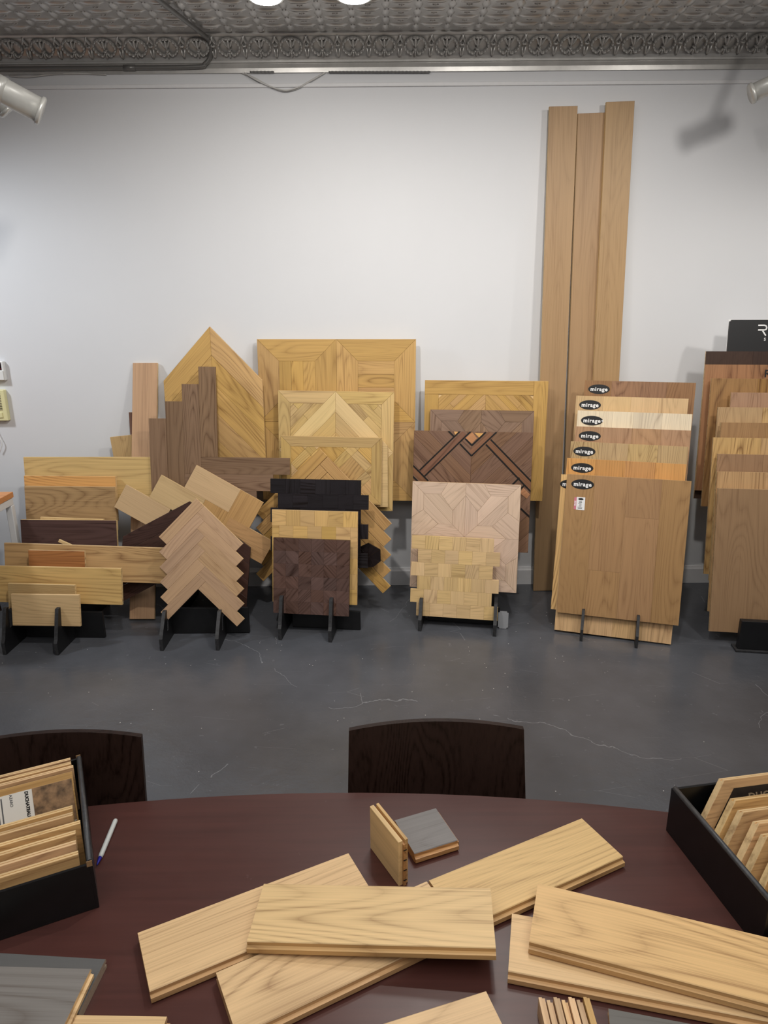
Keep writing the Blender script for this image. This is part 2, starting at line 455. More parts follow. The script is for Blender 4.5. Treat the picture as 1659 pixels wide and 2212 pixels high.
def fit(pl, TL, TR, BL=None, h=None, w=None, rot=None, BR=None):
    """least-effort rectangle on the plane: returns bottom-centre (a,b), w, h, rot"""
    a, b = pl.ab(TL), pl.ab(TR); d = b-a
    if rot is None: rot = math.atan2(d.y, d.x)
    c, s = math.cos(rot), math.sin(rot); ux, vy = Vector((c, s)), Vector((-s, c))
    if w is None: w = d.dot(ux)
    if h is None:
        hs = []
        if BL is not None: hs.append((a-pl.ab(BL)).dot(vy))
        if BR is not None: hs.append((b-pl.ab(BR)).dot(vy))
        h = sum(hs)/len(hs)
    mid = a + ux*(w/2) - vy*h
    return mid, w, h, rot
def board(g, t, lean, TL, TR, BL=None, h=None, w=None, yaw=None, rot=None, BR=None, th=0.015, rack=True):
    pl = plane(g, t, lean, yaw); B = Board(); B.pl = pl; B.th = th
    mid, B.w, B.h, B.rot = fit(pl, TL, TR, BL, h, w, rot, BR)
    zb = pl.world(mid.x, mid.y).z - abs(math.sin(B.rot))*B.w/2
    lim = 0.004 + th*math.sin(pl.lean)
    if zb < lim:                     # never below the floor: lift the lower edge
        d = (lim-zb)/math.cos(pl.lean); mid = mid + Vector((-math.sin(B.rot), math.cos(B.rot)))*d; B.h -= d
        zb = lim
    B.M = pl.frame(mid.x, mid.y, B.rot); B.mid = mid
    if rack: SLOTS[g].append((slot_for(g, pl.world(mid.x, mid.y)), zb, pl.lean, th))
    B.g = g
    return B
def local(B, px):
    q = B.pl.ab(px) - B.mid; c, s = math.cos(B.rot), math.sin(B.rot)
    return (q.x*c+q.y*s, -q.x*s+q.y*c)
RZ = lambda a: Matrix.Rotation(a, 4, 'Z')
GRP = 'flooring sample boards leaning along the white wall'
def slab(name, label, B, mat, grain='h', edge=PLY, ch=0.0012, cat='wood board'):
    """a one-piece board; local x runs along the grain"""
    w, h, th = B.w, B.h, B.th
    if grain == 'h':
        o = link(name, prism(rect(-w/2, 0, w/2, h), -th, 0, ch, 1), [mat, edge], mw=B.M)
    else:
        o = link(name, prism(rect(0, -w/2, h, w/2), -th, 0, ch, 1), [mat, edge], mw=B.M @ RZ(math.pi/2))
    return tag(o, label, cat, GRP)
def root_of(name, label, B, cat='floor sample'):
    return tag(empty(name, B.M), label, cat, GRP)
def piece(root, name, poly, ang, mat, z0=-0.004, z1=0.0, ch=0.0006, gap=0.00038, edge=None):
    """polygon in board coordinates; grain direction = ang"""
    poly = clean(poly)
    if len(poly) < 3 or parea(poly) < 2e-5: return None
    poly = inset(poly, gap)
    cx = sum(p[0] for p in poly)/len(poly); cy = sum(p[1] for p in poly)/len(poly)
    c, s = math.cos(-ang), math.sin(-ang)
    q = [((x-cx)*c-(y-cy)*s, (x-cx)*s+(y-cy)*c) for x, y in poly]
    dz = random.uniform(-0.0003, 0.0002)
    return link(name, prism(q, z0, z1+dz, ch, 1 if edge else 0), [mat, edge] if edge else [mat],
                parent=root, ml=Matrix.Translation((cx, cy, 0)) @ RZ(ang))
def backing(root, B, mat=PLY, top=-0.004):
    return link('backing_board', prism(rect(-B.w/2, 0, B.w/2, B.h), -B.th, top), [mat], parent=root)
_rc = {}
def rect_piece(root, name, cx, cy, L, w, ang, mat, th, edge=PLY, ch=0.0007, gp=0.0002):
    k = (round(L, 4), round(w, 4), th, mat.name, edge.name)
    if k not in _rc:
        me = prism(rect(-L/2+gp, -w/2+gp, L/2-gp, w/2-gp), -th, 0, ch, 1)
        me.materials.append(mat); me.materials.append(edge); _rc[k] = me
    return link(name, _rc[k], parent=root, ml=Matrix.Translation((cx, cy, random.uniform(-0.0004, 0))) @ RZ(ang))

# --- patterns in board coordinates: x in [-w/2,w/2], y in [0,h] ---
def planks_v(root, B, n, mat, joints=None, fr=None):
    """n upright planks side by side, optional butt joints {plank: [heights]}"""
    xs = fr or [i/n for i in range(n+1)]
    for i in range(len(xs)-1):
        ys = [0] + sorted((joints or {}).get(i, [])) + [1]
        for y0, y1 in zip(ys, ys[1:]):
            piece(root, 'plank', rect((xs[i]-0.5)*B.w, y0*B.h, (xs[i+1]-0.5)*B.w, y1*B.h), math.pi/2, mat, gap=.0002, ch=.0003)
def mitred(root, x0, y0, x1, y1, f, mat, name='frame_strip'):
    piece(root, name, [(x0, y1), (x1, y1), (x1-f, y1-f), (x0+f, y1-f)], 0, mat)
    piece(root, name, [(x0, y0), (x0+f, y0+f), (x1-f, y0+f), (x1, y0)], 0, mat)
    piece(root, name, [(x0, y0), (x0, y1), (x0+f, y1-f), (x0+f, y0+f)], math.pi/2, mat)
    piece(root, name, [(x1, y0), (x1-f, y0+f), (x1-f, y1-f), (x1, y1)], math.pi/2, mat)
def squares2x2(root, B, mat, f=0.27):
    for i in range(2):
        for j in range(2):
            cw, chh = B.w/2, B.h/2; x0, y0 = -B.w/2+i*cw, j*chh; fr = f*min(cw, chh)
            mitred(root, x0, y0, x0+cw, y0+chh, fr, mat)
            a0, b0, a1, b1 = x0+fr, y0+fr, x0+cw-fr, y0+chh-fr
            for k in range(3):
                if (i+j) % 2 == 1: piece(root, 'plank', rect(a0+(a1-a0)*k/3, b0, a0+(a1-a0)*(k+1)/3, b1), math.pi/2, mat)
                else: piece(root, 'plank', rect(a0, b0+(b1-b0)*k/3, a1, b0+(b1-b0)*(k+1)/3), 0, mat)
def diamond_panel(root, B, mat, lite, f=0.105, butt=False, top=1.0):
    """framed panel with a big four-sided diamond of chevron strips, diagonal strips in the corners"""
    w, h = B.w, B.h; cx, cy = 0, h/2; hx, hy = w/2*top, h/2*top
    F = f*w
    nrm = [(sx/hx, sy/hy) for sx in (-1, 1) for sy in (-1, 1)]
    strips = []
    if butt:
        strips += [(rect(-w/2, h-F, w/2-F, h), 0), (rect(w/2-F, 0, w/2, h), math.pi/2), (rect(-w/2, 0, -w/2+F, h-F), math.pi/2), (rect(-w/2+F, 0, w/2-F, F), 0)]
    else:
        strips += [([(-w/2, h), (w/2, h), (w/2-F, h-F), (-w/2+F, h-F)], 0), ([(-w/2, 0), (-w/2+F, F), (w/2-F, F), (w/2, 0)], 0),
                   ([(-w/2, 0), (-w/2, h), (-w/2+F, h-F), (-w/2+F, F)], math.pi/2), ([(w/2, 0), (w/2-F, F), (w/2-F, h-F), (w/2, h)], math.pi/2)]
    for poly, ang in strips:
        if butt: piece(root, 'frame_strip', poly, ang, mat)
        else:
            for a, b in nrm:
                q = clip(poly, a, b, 1.0 + b*cy)
                sx, sy = (1 if a > 0 else -1), (1 if b > 0 else -1)
                if q: q = clip(q, sx, 0, 0)
                if q: q = clip(q, 0, sy, sy*cy)
                if q: piece(root, 'frame_strip', q, ang, mat)
    # corner fields
    for a, b in nrm:
        sx, sy = (1 if a > 0 else -1), (1 if b > 0 else -1)
        fld = rect(-w/2+F, F, w/2-F, h-F)
        fld = clip(clip(fld, sx, 0, 0), 0, sy, sy*cy)
        ang = math.atan2(-sy*hy, sx*hx)
        dmax = 2.0
        for k in range(5):
            lo, hi = 1.0+k*0.17, 1.0+(k+1)*0.17
            q = clip(fld, a, b, lo+b*cy)
            if q: q = clip(q, -a, -b, -(hi+b*cy))
            if q and k in (0, 2) and parea(q) > 4e-4:
                # cross the strip once for a block pattern
                m = clip(q, sx, -sy*hx/hy, sx*0 + (-sy*hx/hy)*(cy+sy*h*0.02)); n = clip(q, -sx, sy*hx/hy, -(sx*0 + (-sy*hx/hy)*(cy+sy*h*0.02)))
                for z in (m, n):
                    if z: piece(root, 'strip', z, ang, mat)
            elif q: piece(root, 'strip', q, ang, mat)
        # inside the diamond: nested strips parallel to this edge
        cell = clip(clip(rect(-w, -h, w, 2*h), sx, 0, 0), 0, sy, sy*cy)
        if butt: cell = clip_rect(cell, -w/2+F, F, w/2-F, h-F)
        for k in range(3):
            hi, lo = 1.0-k*0.34, 1.0-(k+1)*0.34
            q = clip(cell, -a, -b, -(hi+b*cy)); 
            if k < 2 and q: q = clip(q, a, b, lo+b*cy)
            if q: piece(root, 'wedge', q, ang, lite if k == 0 else mat)
def lattice(root, B, mat, alt, f=0.1, s=0.20, b=0.085):
    """mitred frame round a diagonal lattice of strips and blocks"""
    w, h = B.w, B.h; F = f*w
    mitred(root, -w/2, 0, w/2, h, F, mat)
    c, q = math.cos(math.pi/4), math.sin(math.pi/4)
    S, Bd = s*w, b*w; per = S+Bd
    x0, y0, x1, y1 = -w/2+F, F, w/2-F, h-F
    cuts = []
    k = -6
    while k < 7:
        cuts.append((k*per-Bd/2, k*per+Bd/2, 'b', k)); cuts.append((k*per+Bd/2, (k+1)*per-Bd/2, 's', k)); k += 1
    for a0, a1, ka, ia in cuts:
        for b0, b1, kb, ib in cuts:
            pts = [(a0, b0), (a1, b0), (a1, b1), (a0, b1)]
            pts = [(x*c-y*q, x*q+y*c+h/2) for x, y in pts]
            pts = clip_rect(pts, x0, y0, x1, y1)
            if not pts: continue
            ang = math.pi/4 if (kb == 'b' and (ka == 's' or (ia+ib) % 2 == 0)) else -math.pi/4
            if ka == 's' and kb == 's':
                ang = math.pi/4 if (ia+ib) % 2 else -math.pi/4
            piece(root, 'strip' if 'b' in (ka, kb) else 'block', pts, ang, alt if ka == kb == 's' else mat)
def star_panel(root, B, mat):
    """four-fold panel of long hexagons, kites and frame strips"""
    d = math.pi/4
    Q = [([(0, 0), (.335, 0), (.27, .11), (.11, .11)], 0), ([(0, 0), (.11, .11), (.11, .26), (0, .335)], math.pi/2),
         ([(.11, .11), (.27, .11), (.385, .26), (.385, .39)], -d), ([(.11, .11), (.385, .39), (.25, .39), (.11, .26)], -d),
         ([(.335, 0), (.5, 0), (.5, .115), (.385, .26), (.27, .11)], d), ([(.5, .115), (.5, .5), (.385, .39), (.385, .26)], math.pi/2),
         ([(0, .335), (.11, .26), (.25, .39), (.115, .5), (0, .5)], d), ([(.115, .5), (.5, .5), (.385, .39), (.25, .39)], 0)]
    for sx in (0, 1):
        for sy in (0, 1):
            for poly, ang in Q:
                pts = [((u if not sx else 1-u), (v if not sy else 1-v)) for u, v in poly]
                piece(root, 'strip', [((u-0.5)*B.w, (1-v)*B.h) for u, v in pts], ang if sx == sy else -ang, mat)
def blocks(root, B, mat, nc, nr, step=0.0, diag=False, mats=None, th=0.015, full=False, name='parquet_block', run=False):
    """rows of square blocks, alternate rows shifted by `step` block widths; grain turns block by block"""
    bw, bh = B.w/nc, B.h/nr
    for r in range(nr):
        off = (r % 2)*step*bw
        for i in range(nc):
            x0 = -B.w/2+i*bw+off; y1 = B.h-r*bh
            x1 = x0+bw
            if full is False: x1 = min(x1, B.w/2)
            if step and not full and i == 0 and off > 0:
                piece(root, name, rect(-B.w/2, y1-bh, x0, y1), 0, mat)
            if diag: ang = (math.pi/4)*(1 if (i+r) % 2 else -1)*(1 if random.random() < .8 else -1)
            else: ang = math.pi/2 if (i + r//2 + (r % 2)*(i % 2)) % 2 else 0.0
            m = random.choice(mats) if mats else mat
            if full: piece(root, name, rect(x0, y1-bh, x1, y1), ang, m, z0=-th, edge=PLY if full == 1 else m, ch=0.0004, gap=.0002)
            else: piece(root, name, rect(x0, y1-bh, x1, y1), ang, m, gap=.0002, ch=.0003)
def herring(root, mat, L, w, n, a0, b0, ea, eb, th=0.014, edge=PLY, extra=0, gp=0.0002):
    """own-corner herringbone: planks along ea (type A) and eb (type B), stepping by w*(ea+eb)"""
    ea, eb = Vector(ea), Vector(eb)
    for k in range(n):
        o = Vector((a0, b0)) + (ea+eb)*(w*k)
        c = o + ea*(L/2) + eb*(w/2)
        rect_piece(root, 'plank', c.x, c.y, L, w, math.atan2(ea.y, ea.x), mat, th, edge, gp=gp)
        c = o + ea*(w/2) + eb*(w+L/2)
        if k < n-extra: rect_piece(root, 'plank', c.x, c.y, L, w, math.atan2(eb.y, eb.x), mat, th, edge, gp=gp)
def chevron(root, mat, W, m, s, n, th=0.014, edge=PLY, ymin=None):
    """pointed chevron panel, apex at the origin, boards sloping down both sides"""
    for k in range(n):
        for sg in (-1, 1):
            poly = [(0, -k*s), (0, -(k+1)*s), (sg*W, -(k+1)*s-m*W), (sg*W, -k*s-m*W)]
            if ymin is not None: poly = clip(poly, 0, 1, ymin)
            if poly: piece(root, 'plank', poly, math.atan2(-m, sg), mat, z0=-th, edge=edge, ch=0.001)
def shaped(g, t, lean, px, rot=0.0, yaw=None, rest=None, th=0.014):
    """board frame with its origin at a given pixel of the plane"""
    pl = plane(g, t, lean, yaw); B = Board(); B.pl = pl; B.mid = pl.ab(px); B.rot = rot; B.th = th
    B.M = pl.frame(B.mid.x, B.mid.y, rot); B.g = g
    if rest is not None:
        zz = rest
        foot = pl.P + pl.nh*(zz*math.tan(pl.lean)); SLOTS[g].append((slot_for(g, foot), zz, pl.lean, th))
    return B

OAKY = wood('golden_oak', (190, 150, 86), 0.32, 0.14)
OAKY2 = wood('yellow_oak', (196, 164, 104), 0.30, 0.13)
OAKL = wood('pale_oak', (206, 176, 122), 0.28, 0.10)
# ---- rack 1 (left): planks lying lengthwise
B = board(1, .05, 10, r4(60, 735), r4(440, 740), r4(75, 905), BR=r4(455, 922), th=.018)
slab('flooring_plank', 'short pale oak plank held by two black fins beside the pointed herringbone panel', B, wood('oak_a', (206, 172, 120), .22, .05))
B = board(1, .095, 10, r4(42, 675), r4(418, 685), h=.17, th=.018)
slab('flooring_plank', 'short tan oak plank right behind the shortest pale oak plank', B, wood('oak_b', (178, 146, 98), .25, .05))
B = board(1, .15, 10, r4(-200, 573), r4(677, 592), BR=r4(690, 797), BL=r4(0, 778), th=.018)
slab('flooring_plank', 'long pale oak plank with knots, in front of small orange-brown plank', B, wood('oak_c', (206, 166, 102), .4, .05, 9))
B = board(1, .20, 10, r4(157, 488), r4(472, 495), h=.16, th=.016)
slab('flooring_plank', 'small orange-brown plank between two long oak planks', B, wood('oak_d', (170, 108, 48), .35, .05))
B = board(1, .26, 10, r4(22, 448), r4(1010, 480), BR=r4(905, 676), th=.018)
slab('flooring_plank', 'long knotty oak plank running behind the pointed herringbone panel', B, wood('oak_e', (190, 152, 96), .4, .05, 9))
B = board(1, .30, 10, r4(330, 428), r4(470, 508), h=.016, rot=R_(-24), th=.012, rack=False)
slab('flooring_offcut', 'thin pale offcut showing just a corner above long knotty oak plank', B, wood('oak_a', (206, 172, 120)))
B = board(1, .34, 10, r4(113, 318), r4(650, 322), h=.19, th=.018)
slab('flooring_plank', 'dark espresso brown plank with a pale raw edge', B, wood('espresso', (80, 56, 52), .5, .05, fib=.8))
B = board(1, .375, 9, r4(225, 303), r4(578, 316), h=.2, th=.016)
slab('flooring_plank', 'pale raw plank edge peeking up behind dark espresso plank', B, wood('oak_a', (206, 172, 120)))
B = board(1, .42, 9, r4(135, 130), r4(643, 135), h=.24, th=.020)
slab('flooring_plank', 'wide grey-tan oak plank directly above the dark espresso plank', B, wood('oak_f', (168, 134, 88), .42, .05))
B = board(1, .46, 9, r4(133, 72), r4(645, 75), h=.25, th=.020)
slab('flooring_plank', 'orange oak plank behind the wide grey-tan oak plank', B, wood('oak_g', (208, 152, 80), .3, .05))
B = board(1, .51, 8, r3(130, 797), r3(850, 797), h=.24, th=.018)
slab('flooring_plank', 'wide pale oak board rising highest behind the lengthwise planks', B, wood('oak_h', (202, 168, 108), .3, .05, 8))
B = board(1, .68, 6, r3(615, 685), r3(735, 657), h=.36, rot=R_(6), th=.014, rack=False)
slab('flooring_plank', 'short tan oak plank tilted against wall beside the pinkish plank', B, wood('oak_b', (178, 146, 98)), grain='v')
B = board(1, .70, 6, r3(720, 546), r3(790, 546), h=.45, rot=0, th=.014, rack=False)
slab('flooring_plank', 'reddish brown plank edge showing left of the pinkish plank', B, wood('red_brown', (112, 80, 66), .35, .05), grain='v')

# ---- rack 2: herringbones and chevrons
B = shaped(2, .075, 14, r4(1098, 198), rest=.075)
root = root_of('herringbone_panel', 'pinkish oak herringbone panel, pointed at the top with sawtooth sides', B)
q = math.sqrt(.5)
herring(root, wood('pink_oak', (186, 150, 114), .28, .12, rw=.5), .278, .0552, 6, 0, 0, (-q, -q), (q, -q), th=.014)
B = shaped(2, .27, 12, r4(1060, 215), rot=R_(-5.5), rest=.05)
root = root_of('chevron_panel', 'dark chocolate chevron panel behind the pinkish herringbone panel', B)
chevron(root, wood('chocolate', (66, 42, 34), .4, .12), .345, .64, .092, 4, edge=wood('chocolate_edge', (52, 34, 28), .3))
B = shaped(2, .32, 12, (520, 1058), rot=R_(-30), rest=.22)
root = root_of('herringbone_panel', 'pale oak herringbone panel tilted over with a stepped upper edge', B)
mt = wood('tilted_oak', (196, 164, 118), .2, .05, rw=.35)
w2, L2 = .1405, .272
for k in range(3):
    rect_piece(root, 'plank', -k*w2-L2/2, -k*w2-w2/2, L2, w2, 0, mt, .014)
    if k < 2: rect_piece(root, 'plank', -k*w2+w2/2, -k*w2-L2/2, L2, w2, math.pi/2, wood('tilted_oak_b', (180, 138, 84), .3, .07), .014)
rect_piece(root, 'plank', w2+L2/2-.12, -w2*1.5-.02, L2, w2, 0, wood('tilted_oak_b', (180, 138, 84)), .014)
B = shaped(2, .44, 8, r3(1125, 797), rot=R_(-1.0), rest=.33)
root = root_of('walnut_herringbone', 'walnut herringbone panel stepping up in upright planks like a staircase', B)
mt = wood('walnut', (128, 100, 76), .38, .14)
w2, L2 = .0926, .486
for k in range(4):
    rect_piece(root, 'plank', -k*w2+w2/2, -k*w2+L2/2, L2, w2, math.pi/2, mt, .014, mt)
    if k < 3: rect_piece(root, 'plank', -k*w2+L2/2, -k*w2-w2/2, L2, w2, 0, mt, .014, mt)
B = shaped(2, .62, 4, r3(1173, 65), rest=.72)
root = root_of('chevron_panel', 'large golden oak chevron panel with a house-shaped point', B)
chevron(root, OAKY, .272, 1.06, .152, 6, th=.016, ymin=-.80)
pl = Pl((-1.3, 3.59), 0, 19.5)
tlp, trp = pl.ab(r3(731, 270)), pl.ab(r3(871, 270))
B = Board(); B.pl = pl; B.th = .016; B.rot = R_(-.3); B.w = .139; B.mid = Vector(((tlp.x+trp.x)/2+.004, 0.012)); B.h = tlp.y-.012
B.M = pl.frame(B.mid.x, B.mid.y, B.rot)
slab('flooring_plank', 'tall pinkish oak plank leaning on the wall left of the house-shaped chevron', B, wood('pink_plank', (180, 142, 106), .25, .05, rw=.3), grain='v')

# ---- rack 3
B = board(3, .05, 10, r5(155, 1418), r5(663, 1438), r5(172, 1918), BR=r5(673, 1942), th=.02)
root = root_of('parquet_board', 'dark brown parquet board of square blocks held by black fins', B)
backing(root, B, wood('chocolate_edge', (52, 34, 28), .3)); blocks(root, B, wood('brown_block', (90, 66, 58), .6, .26, fib=.7), 6, 6, diag=True)
B = board(3, .11, 10, r5(145, 1232), r5(715, 1247), BR=r5(722, 1866), th=.02)
root = root_of('parquet_board', 'honey yellow parquet board behind the dark brown parquet board', B)
link('backing_board', prism(rect(-B.w/2, 0, B.w/2, B.h), -.0155, -.004), PLY, parent=root); link('dark_back', prism(rect(-B.w/2-.0015, 0, B.w/2+.0015, B.h+.0015), -.0199, -.0156), BLACK, parent=root); blocks(root, B, wood('honey_block', (204, 164, 96), .25, .16), 6, 6, step=.5)
B = board(3, .18, 11, r5(135, 1025), r5(737, 1037), h=.47, th=.014)
root = root_of('stepped_parquet', 'black stained parquet board with stepped side edges', B)
blocks(root, B, wood('ebony_block', (34, 30, 33), .8, .3, fib=.6, rough=.33), 6, 6, step=.5, full=2)
B = shaped(3, .24, 11, r5(795, 1535), rest=None)
hexp = [local(B, r5(*p)) for p in ((725, 1480), (785, 1452), (865, 1497), (868, 1575), (820, 1612), (725, 1622), (680, 1550))]
root = root_of('hexagon_tile', 'black hexagonal wood tile in front of the sawtooth oak herringbone', B, 'wood tile')
mt = wood('ebony_hex', (26, 18, 18), .5, .2, rough=.3)
cxy = local(B, r5(787, 1543))
for i in range(len(hexp)):
    piece(root, 'wedge', [cxy, hexp[i], hexp[(i+1) % len(hexp)]], i*math.pi/3, mt, z0=-.014)
B = shaped(3, .30, 12, r5(463, 825), rest=.105)
root = root_of('herringbone_panel', 'golden oak herringbone panel with sawtooth edge behind black parquet board', B)
herring(root, wood('saw_oak', (180, 138, 74), .3, .12), .51, .0614, 5, 0, 0, (-q, -q), (q, -q), gp=.0011)
B = board(3, .385, 8, r5(205, 742), r5(875, 755), BR=r5(880, 1200), th=.018)
root = root_of('lattice_panel', 'oak panel with a mitred frame around a diagonal lattice', B)
backing(root, B); lattice(root, B, wood('lattice_oak', (192, 158, 98), .32, .16), OAKY)
B = board(3, .432, 7, r5(560, 775), r5(912, 775), BR=r5(908, 1215), th=.014)
root = root_of('clipped_panel', 'thin oak panel with one clipped corner behind the lattice panel', B)
x1, y1 = local(B, r5(880, 770)); x2, y2 = local(B, r5(912, 808))
link('face', prism([(-B.w/2, 0), (B.w/2, 0), (B.w/2, y2), (x1, B.h), (-B.w/2, B.h)], -.014, 0, .001, 1), [OAKL, PLY], parent=root)
B = board(3, .475, 6, r5(185, 440), r5(957, 452), BR=r5(962, 1243), th=.018)
root = root_of('diamond_panel', 'square oak panel with a large pale triangle pattern', B)
backing(root, B); diamond_panel(root, B, OAKY2, wood('pale_wedge', (214, 184, 128), .22, .06))
B = board(3, .60, 3.5, r5(45, 100), r5(1102, 100), r5(90, 1155), BR=r5(1075, 1185), yaw=-2, th=.018)
root = root_of('framed_panel', 'biggest oak panel, divided into mitred square frames', B)
backing(root, B); squares2x2(root, B, OAKY)

# ---- rack 4
B = board(4, .05, 11, r6(104, 1298), r6(717, 1328), h=.437, th=.016)
root = root_of('stepped_parquet', 'light oak parquet board with stepped sides held by two upright fins', B)
blocks(root, B, wood('light_block', (210, 176, 122), .25, .14), 6, 6, step=.48, full=1, th=.016)
B = board(4, .16, 11, r6(108, 897), r6(918, 925), r6(88, 1680), BR=r6(887, 1737), th=.018)
root = root_of('star_panel', 'whitewashed pinkish oak panel with long hexagon pattern', B)
backing(root, B); star_panel(root, B, wood('whitewashed_oak', (208, 180, 156), .22, .09, 16))
B = board(4, .275, 9, r6(118, 518), r6(1008, 535), BR=r6(968, 1432), th=.018)
root = root_of('inlay_panel', 'dark walnut panel with black inlaid diagonal lines', B)
WAL = wood('dark_walnut', (122, 90, 68), .42, .16); INK = wood('ebony_strip', (26, 22, 20), .3, .05); WB = wood('walnut_band', (124, 84, 58), .35, .1)
backing(root, B, WAL)
cc = local(B, r6(545, 712)); w, h = B.w, B.h
for sg in (-1, 1):       # big walnut boards, chevron-wise about the centre line
    for k in range(-8, 9):
        y0 = cc[1]+k*.105
        poly = [(cc[0], y0), (cc[0], y0+.105), (cc[0]+sg*1.0, y0+.105+1.0), (cc[0]+sg*1.0, y0+1.0)]
        poly = clip_rect(poly, -w/2, 0, w/2, h)
        if poly: piece(root, 'plank', poly, R_(45 if sg > 0 else 135), WAL, z1=-.0006)
def band(p, qx, wd, mat, name, z1=0.0):
    a, b = Vector(local(B, r6(*p))), Vector(local(B, r6(*qx))); d = (b-a).normalized(); n = Vector((-d.y, d.x))*(wd/2)
    poly = clip_rect([tuple(a-n), tuple(b-n), tuple(b+n), tuple(a+n)], -w/2, 0, w/2, h)
    if poly: piece(root, name, poly, math.atan2(d.y, d.x), mat, z1=z1, gap=.0002, ch=.0003)
band((500, 540), (178, 838), .034, WB, 'walnut_band', .0002)
band((465, 520), (160, 815), .008, INK, 'inlay_strip', .0008)
band((545, 522), (195, 862), .008, INK, 'inlay_strip', .0008)
band((700, 540), (545, 690), .036, WB, 'walnut_band', .0002)
band((655, 530), (550, 630), .009, INK, 'inlay_strip', .0008)
band((735, 530), (547, 708), .009, INK, 'inlay_strip', .0008)
band((550, 630), (500, 578), .009, INK, 'inlay_strip', .0010)
band((547, 708), (462, 618), .009, INK, 'inlay_strip', .0010)
band((670, 605), (1000, 945), .034, WB, 'walnut_band', .0002)
band((655, 622), (1000, 985), .009, INK, 'inlay_strip', .0008)
band((690, 585), (1000, 905), .009, INK, 'inlay_strip', .0008)
band((105, 800), (260, 960), .034, WB, 'walnut_band', .0004)
band((100, 768), (225, 895), .009, INK, 'inlay_strip', .0010)
band((100, 850), (160, 910), .009, INK, 'inlay_strip', .0010)
band((375, 520), (420, 566), .009, INK, 'inlay_strip', .0010)
band((840, 935), (905, 870), .009, INK, 'inlay_strip', .0012)
band((905, 960), (945, 925), .009, INK, 'inlay_strip', .0012)
band((915, 1100), (990, 1172), .010, INK, 'inlay_strip', .0012)
GOLD = wood('gold_accent', (214, 160, 84), .25, .05)
for pts in (((500, 575), (552, 530), (590, 575), (550, 618)), ((568, 535), (640, 538), (604, 572)), ((415, 525), (448, 528), (430, 560))):
    piece(root, 'accent_block', [local(B, r6(*p)) for p in pts], .6, GOLD if pts[0][0] != 500 else wood('tan_accent', (176, 122, 80), .3), z0=-.002, z1=.0006)
piece(root, 'accent_block', [local(B, r6(*p)) for p in ((935, 945), (985, 995), (960, 1028), (905, 985))], .6, wood('tan_accent', (176, 122, 80)), z0=-.002, z1=.0014)
B = board(4, .365, 7, r6(240, 362), r6(1016, 372), h=.56, th=.018)
root = root_of('star_panel', 'walnut panel with long hexagon pattern above the black-inlaid panel', B)
backing(root, B, WAL); star_panel(root, B, wood('mid_walnut', (138, 110, 88), .38, .16))
B = board(4, .455, 4.5, r6(200, 143), r6(1123, 150), BR=r6(1083, 1045), yaw=-6, th=.018)
root = root_of('diamond_panel', 'golden oak panel with wide border strips behind the walnut panels', B)
backing(root, B); diamond_panel(root, B, wood('deep_gold_oak', (186, 146, 82), .3, .12), OAKY, .115, butt=True, top=.80)

# ---- rack 5: branded boards with oval badges
def oval(rx, ry, z0, z1, n=40):
    return prism([(rx*math.cos(k*2*math.pi/n), ry*math.sin(k*2*math.pi/n)) for k in range(n)], z0, z1)
OV = oval(.0565, .0255, 0.0001, .0010); OV.materials.append(BLACKINK)
MT = text_mesh('mirage', .029, .0009, .0003, space=1.14); MT.materials.append(WHITEINK)
def badge(root, B, px):
    x, y = local(B, px)
    o = link('oval_badge', OV, parent=root, ml=Matrix.Translation((x, y, .0002)))
    link('lettering', MT, parent=o, ml=Matrix.Translation((0, -.001, .0012)))
def mboard(t, lean, TL, TR, rgb, label, n=4, bpx=None, joints=None, fr=None, con=.3, h=.73, BR=None, BL=None, w=None, name='sample_board', var=.14, rings=12):
    B = board(5, t, lean, r7(*TL), r7(*TR), h=None if BL else h, BL=r7(*BL) if BL else None, BR=r7(*BR) if BR else None, th=.014, w=w)
    root = root_of(name, label, B)
    backing(root, B); planks_v(root, B, n, wood('plank_%d_%d_%d' % rgb, rgb, con, var, rings), joints, fr)
    if bpx: badge(root, B, r7(*bpx))
    return root, B
root, B = mboard(.045, 12, (272, 780), (1132, 830), (168, 128, 82), 'tan oak board with an oval badge and a small white sticker', 4, (379, 851),
                 {1: [.33], 2: [.725]}, [0, .235, .5, .775, 1], BL=(185, 1725), BR=(1038, 1835), con=.22, var=.08)
x, y = local(B, r7(365, 984))
st = link('sticker', prism(rect(-.021, -.033, .021, .033), .0003, .0009), flat('white_label', (238, 238, 238), .6), parent=root, ml=Matrix.Translation((x, y, 0)))
link('sticker_badge', oval(.013, .0055, .0002, .0006, 20), BLACKINK, parent=st, ml=Matrix.Translation((0, .023, .0008)))
bm = bmesh.new(); rr = random.Random(3)
for k in range(7):
    lw = rr.uniform(.006, .014); box_into(bm, -lw, .011-k*.0062, 0.0009, lw*rr.uniform(.4, 1), .0135-k*.0062, .0013)
link('print_lines', mesh_bm(bm), flat('grey_print', (90, 90, 92), .7), parent=st)
link('pink_tab', prism(rect(-.033, -.031, -.021, .031), .0003, .0008), flat('pink_label', (206, 120, 136), .6), parent=root, ml=Matrix.Translation((x, y, 0)))
tm = text_mesh('MUSE', .011, .0003); tm.materials.append(WHITEINK)
link('tab_lettering', tm, parent=st, ml=Matrix.Translation((-.027, 0, .0012)) @ RZ(math.pi/2))
mboard(.072, 12, (262, 900), (1088, 960), (208, 168, 116), 'light oak board standing lowest, just behind the stickered tan board', 4, None, BL=(153, 1848), BR=(1003, 1962), con=.3)
mboard(.099, 12, (232, 782), (1060, 835), (208, 168, 108), 'light oak board with badge half hidden behind the stickered tan board', 4, (300, 852), BL=(140, 1710), con=.5, fr=[0, .2, .45, .7, 1])
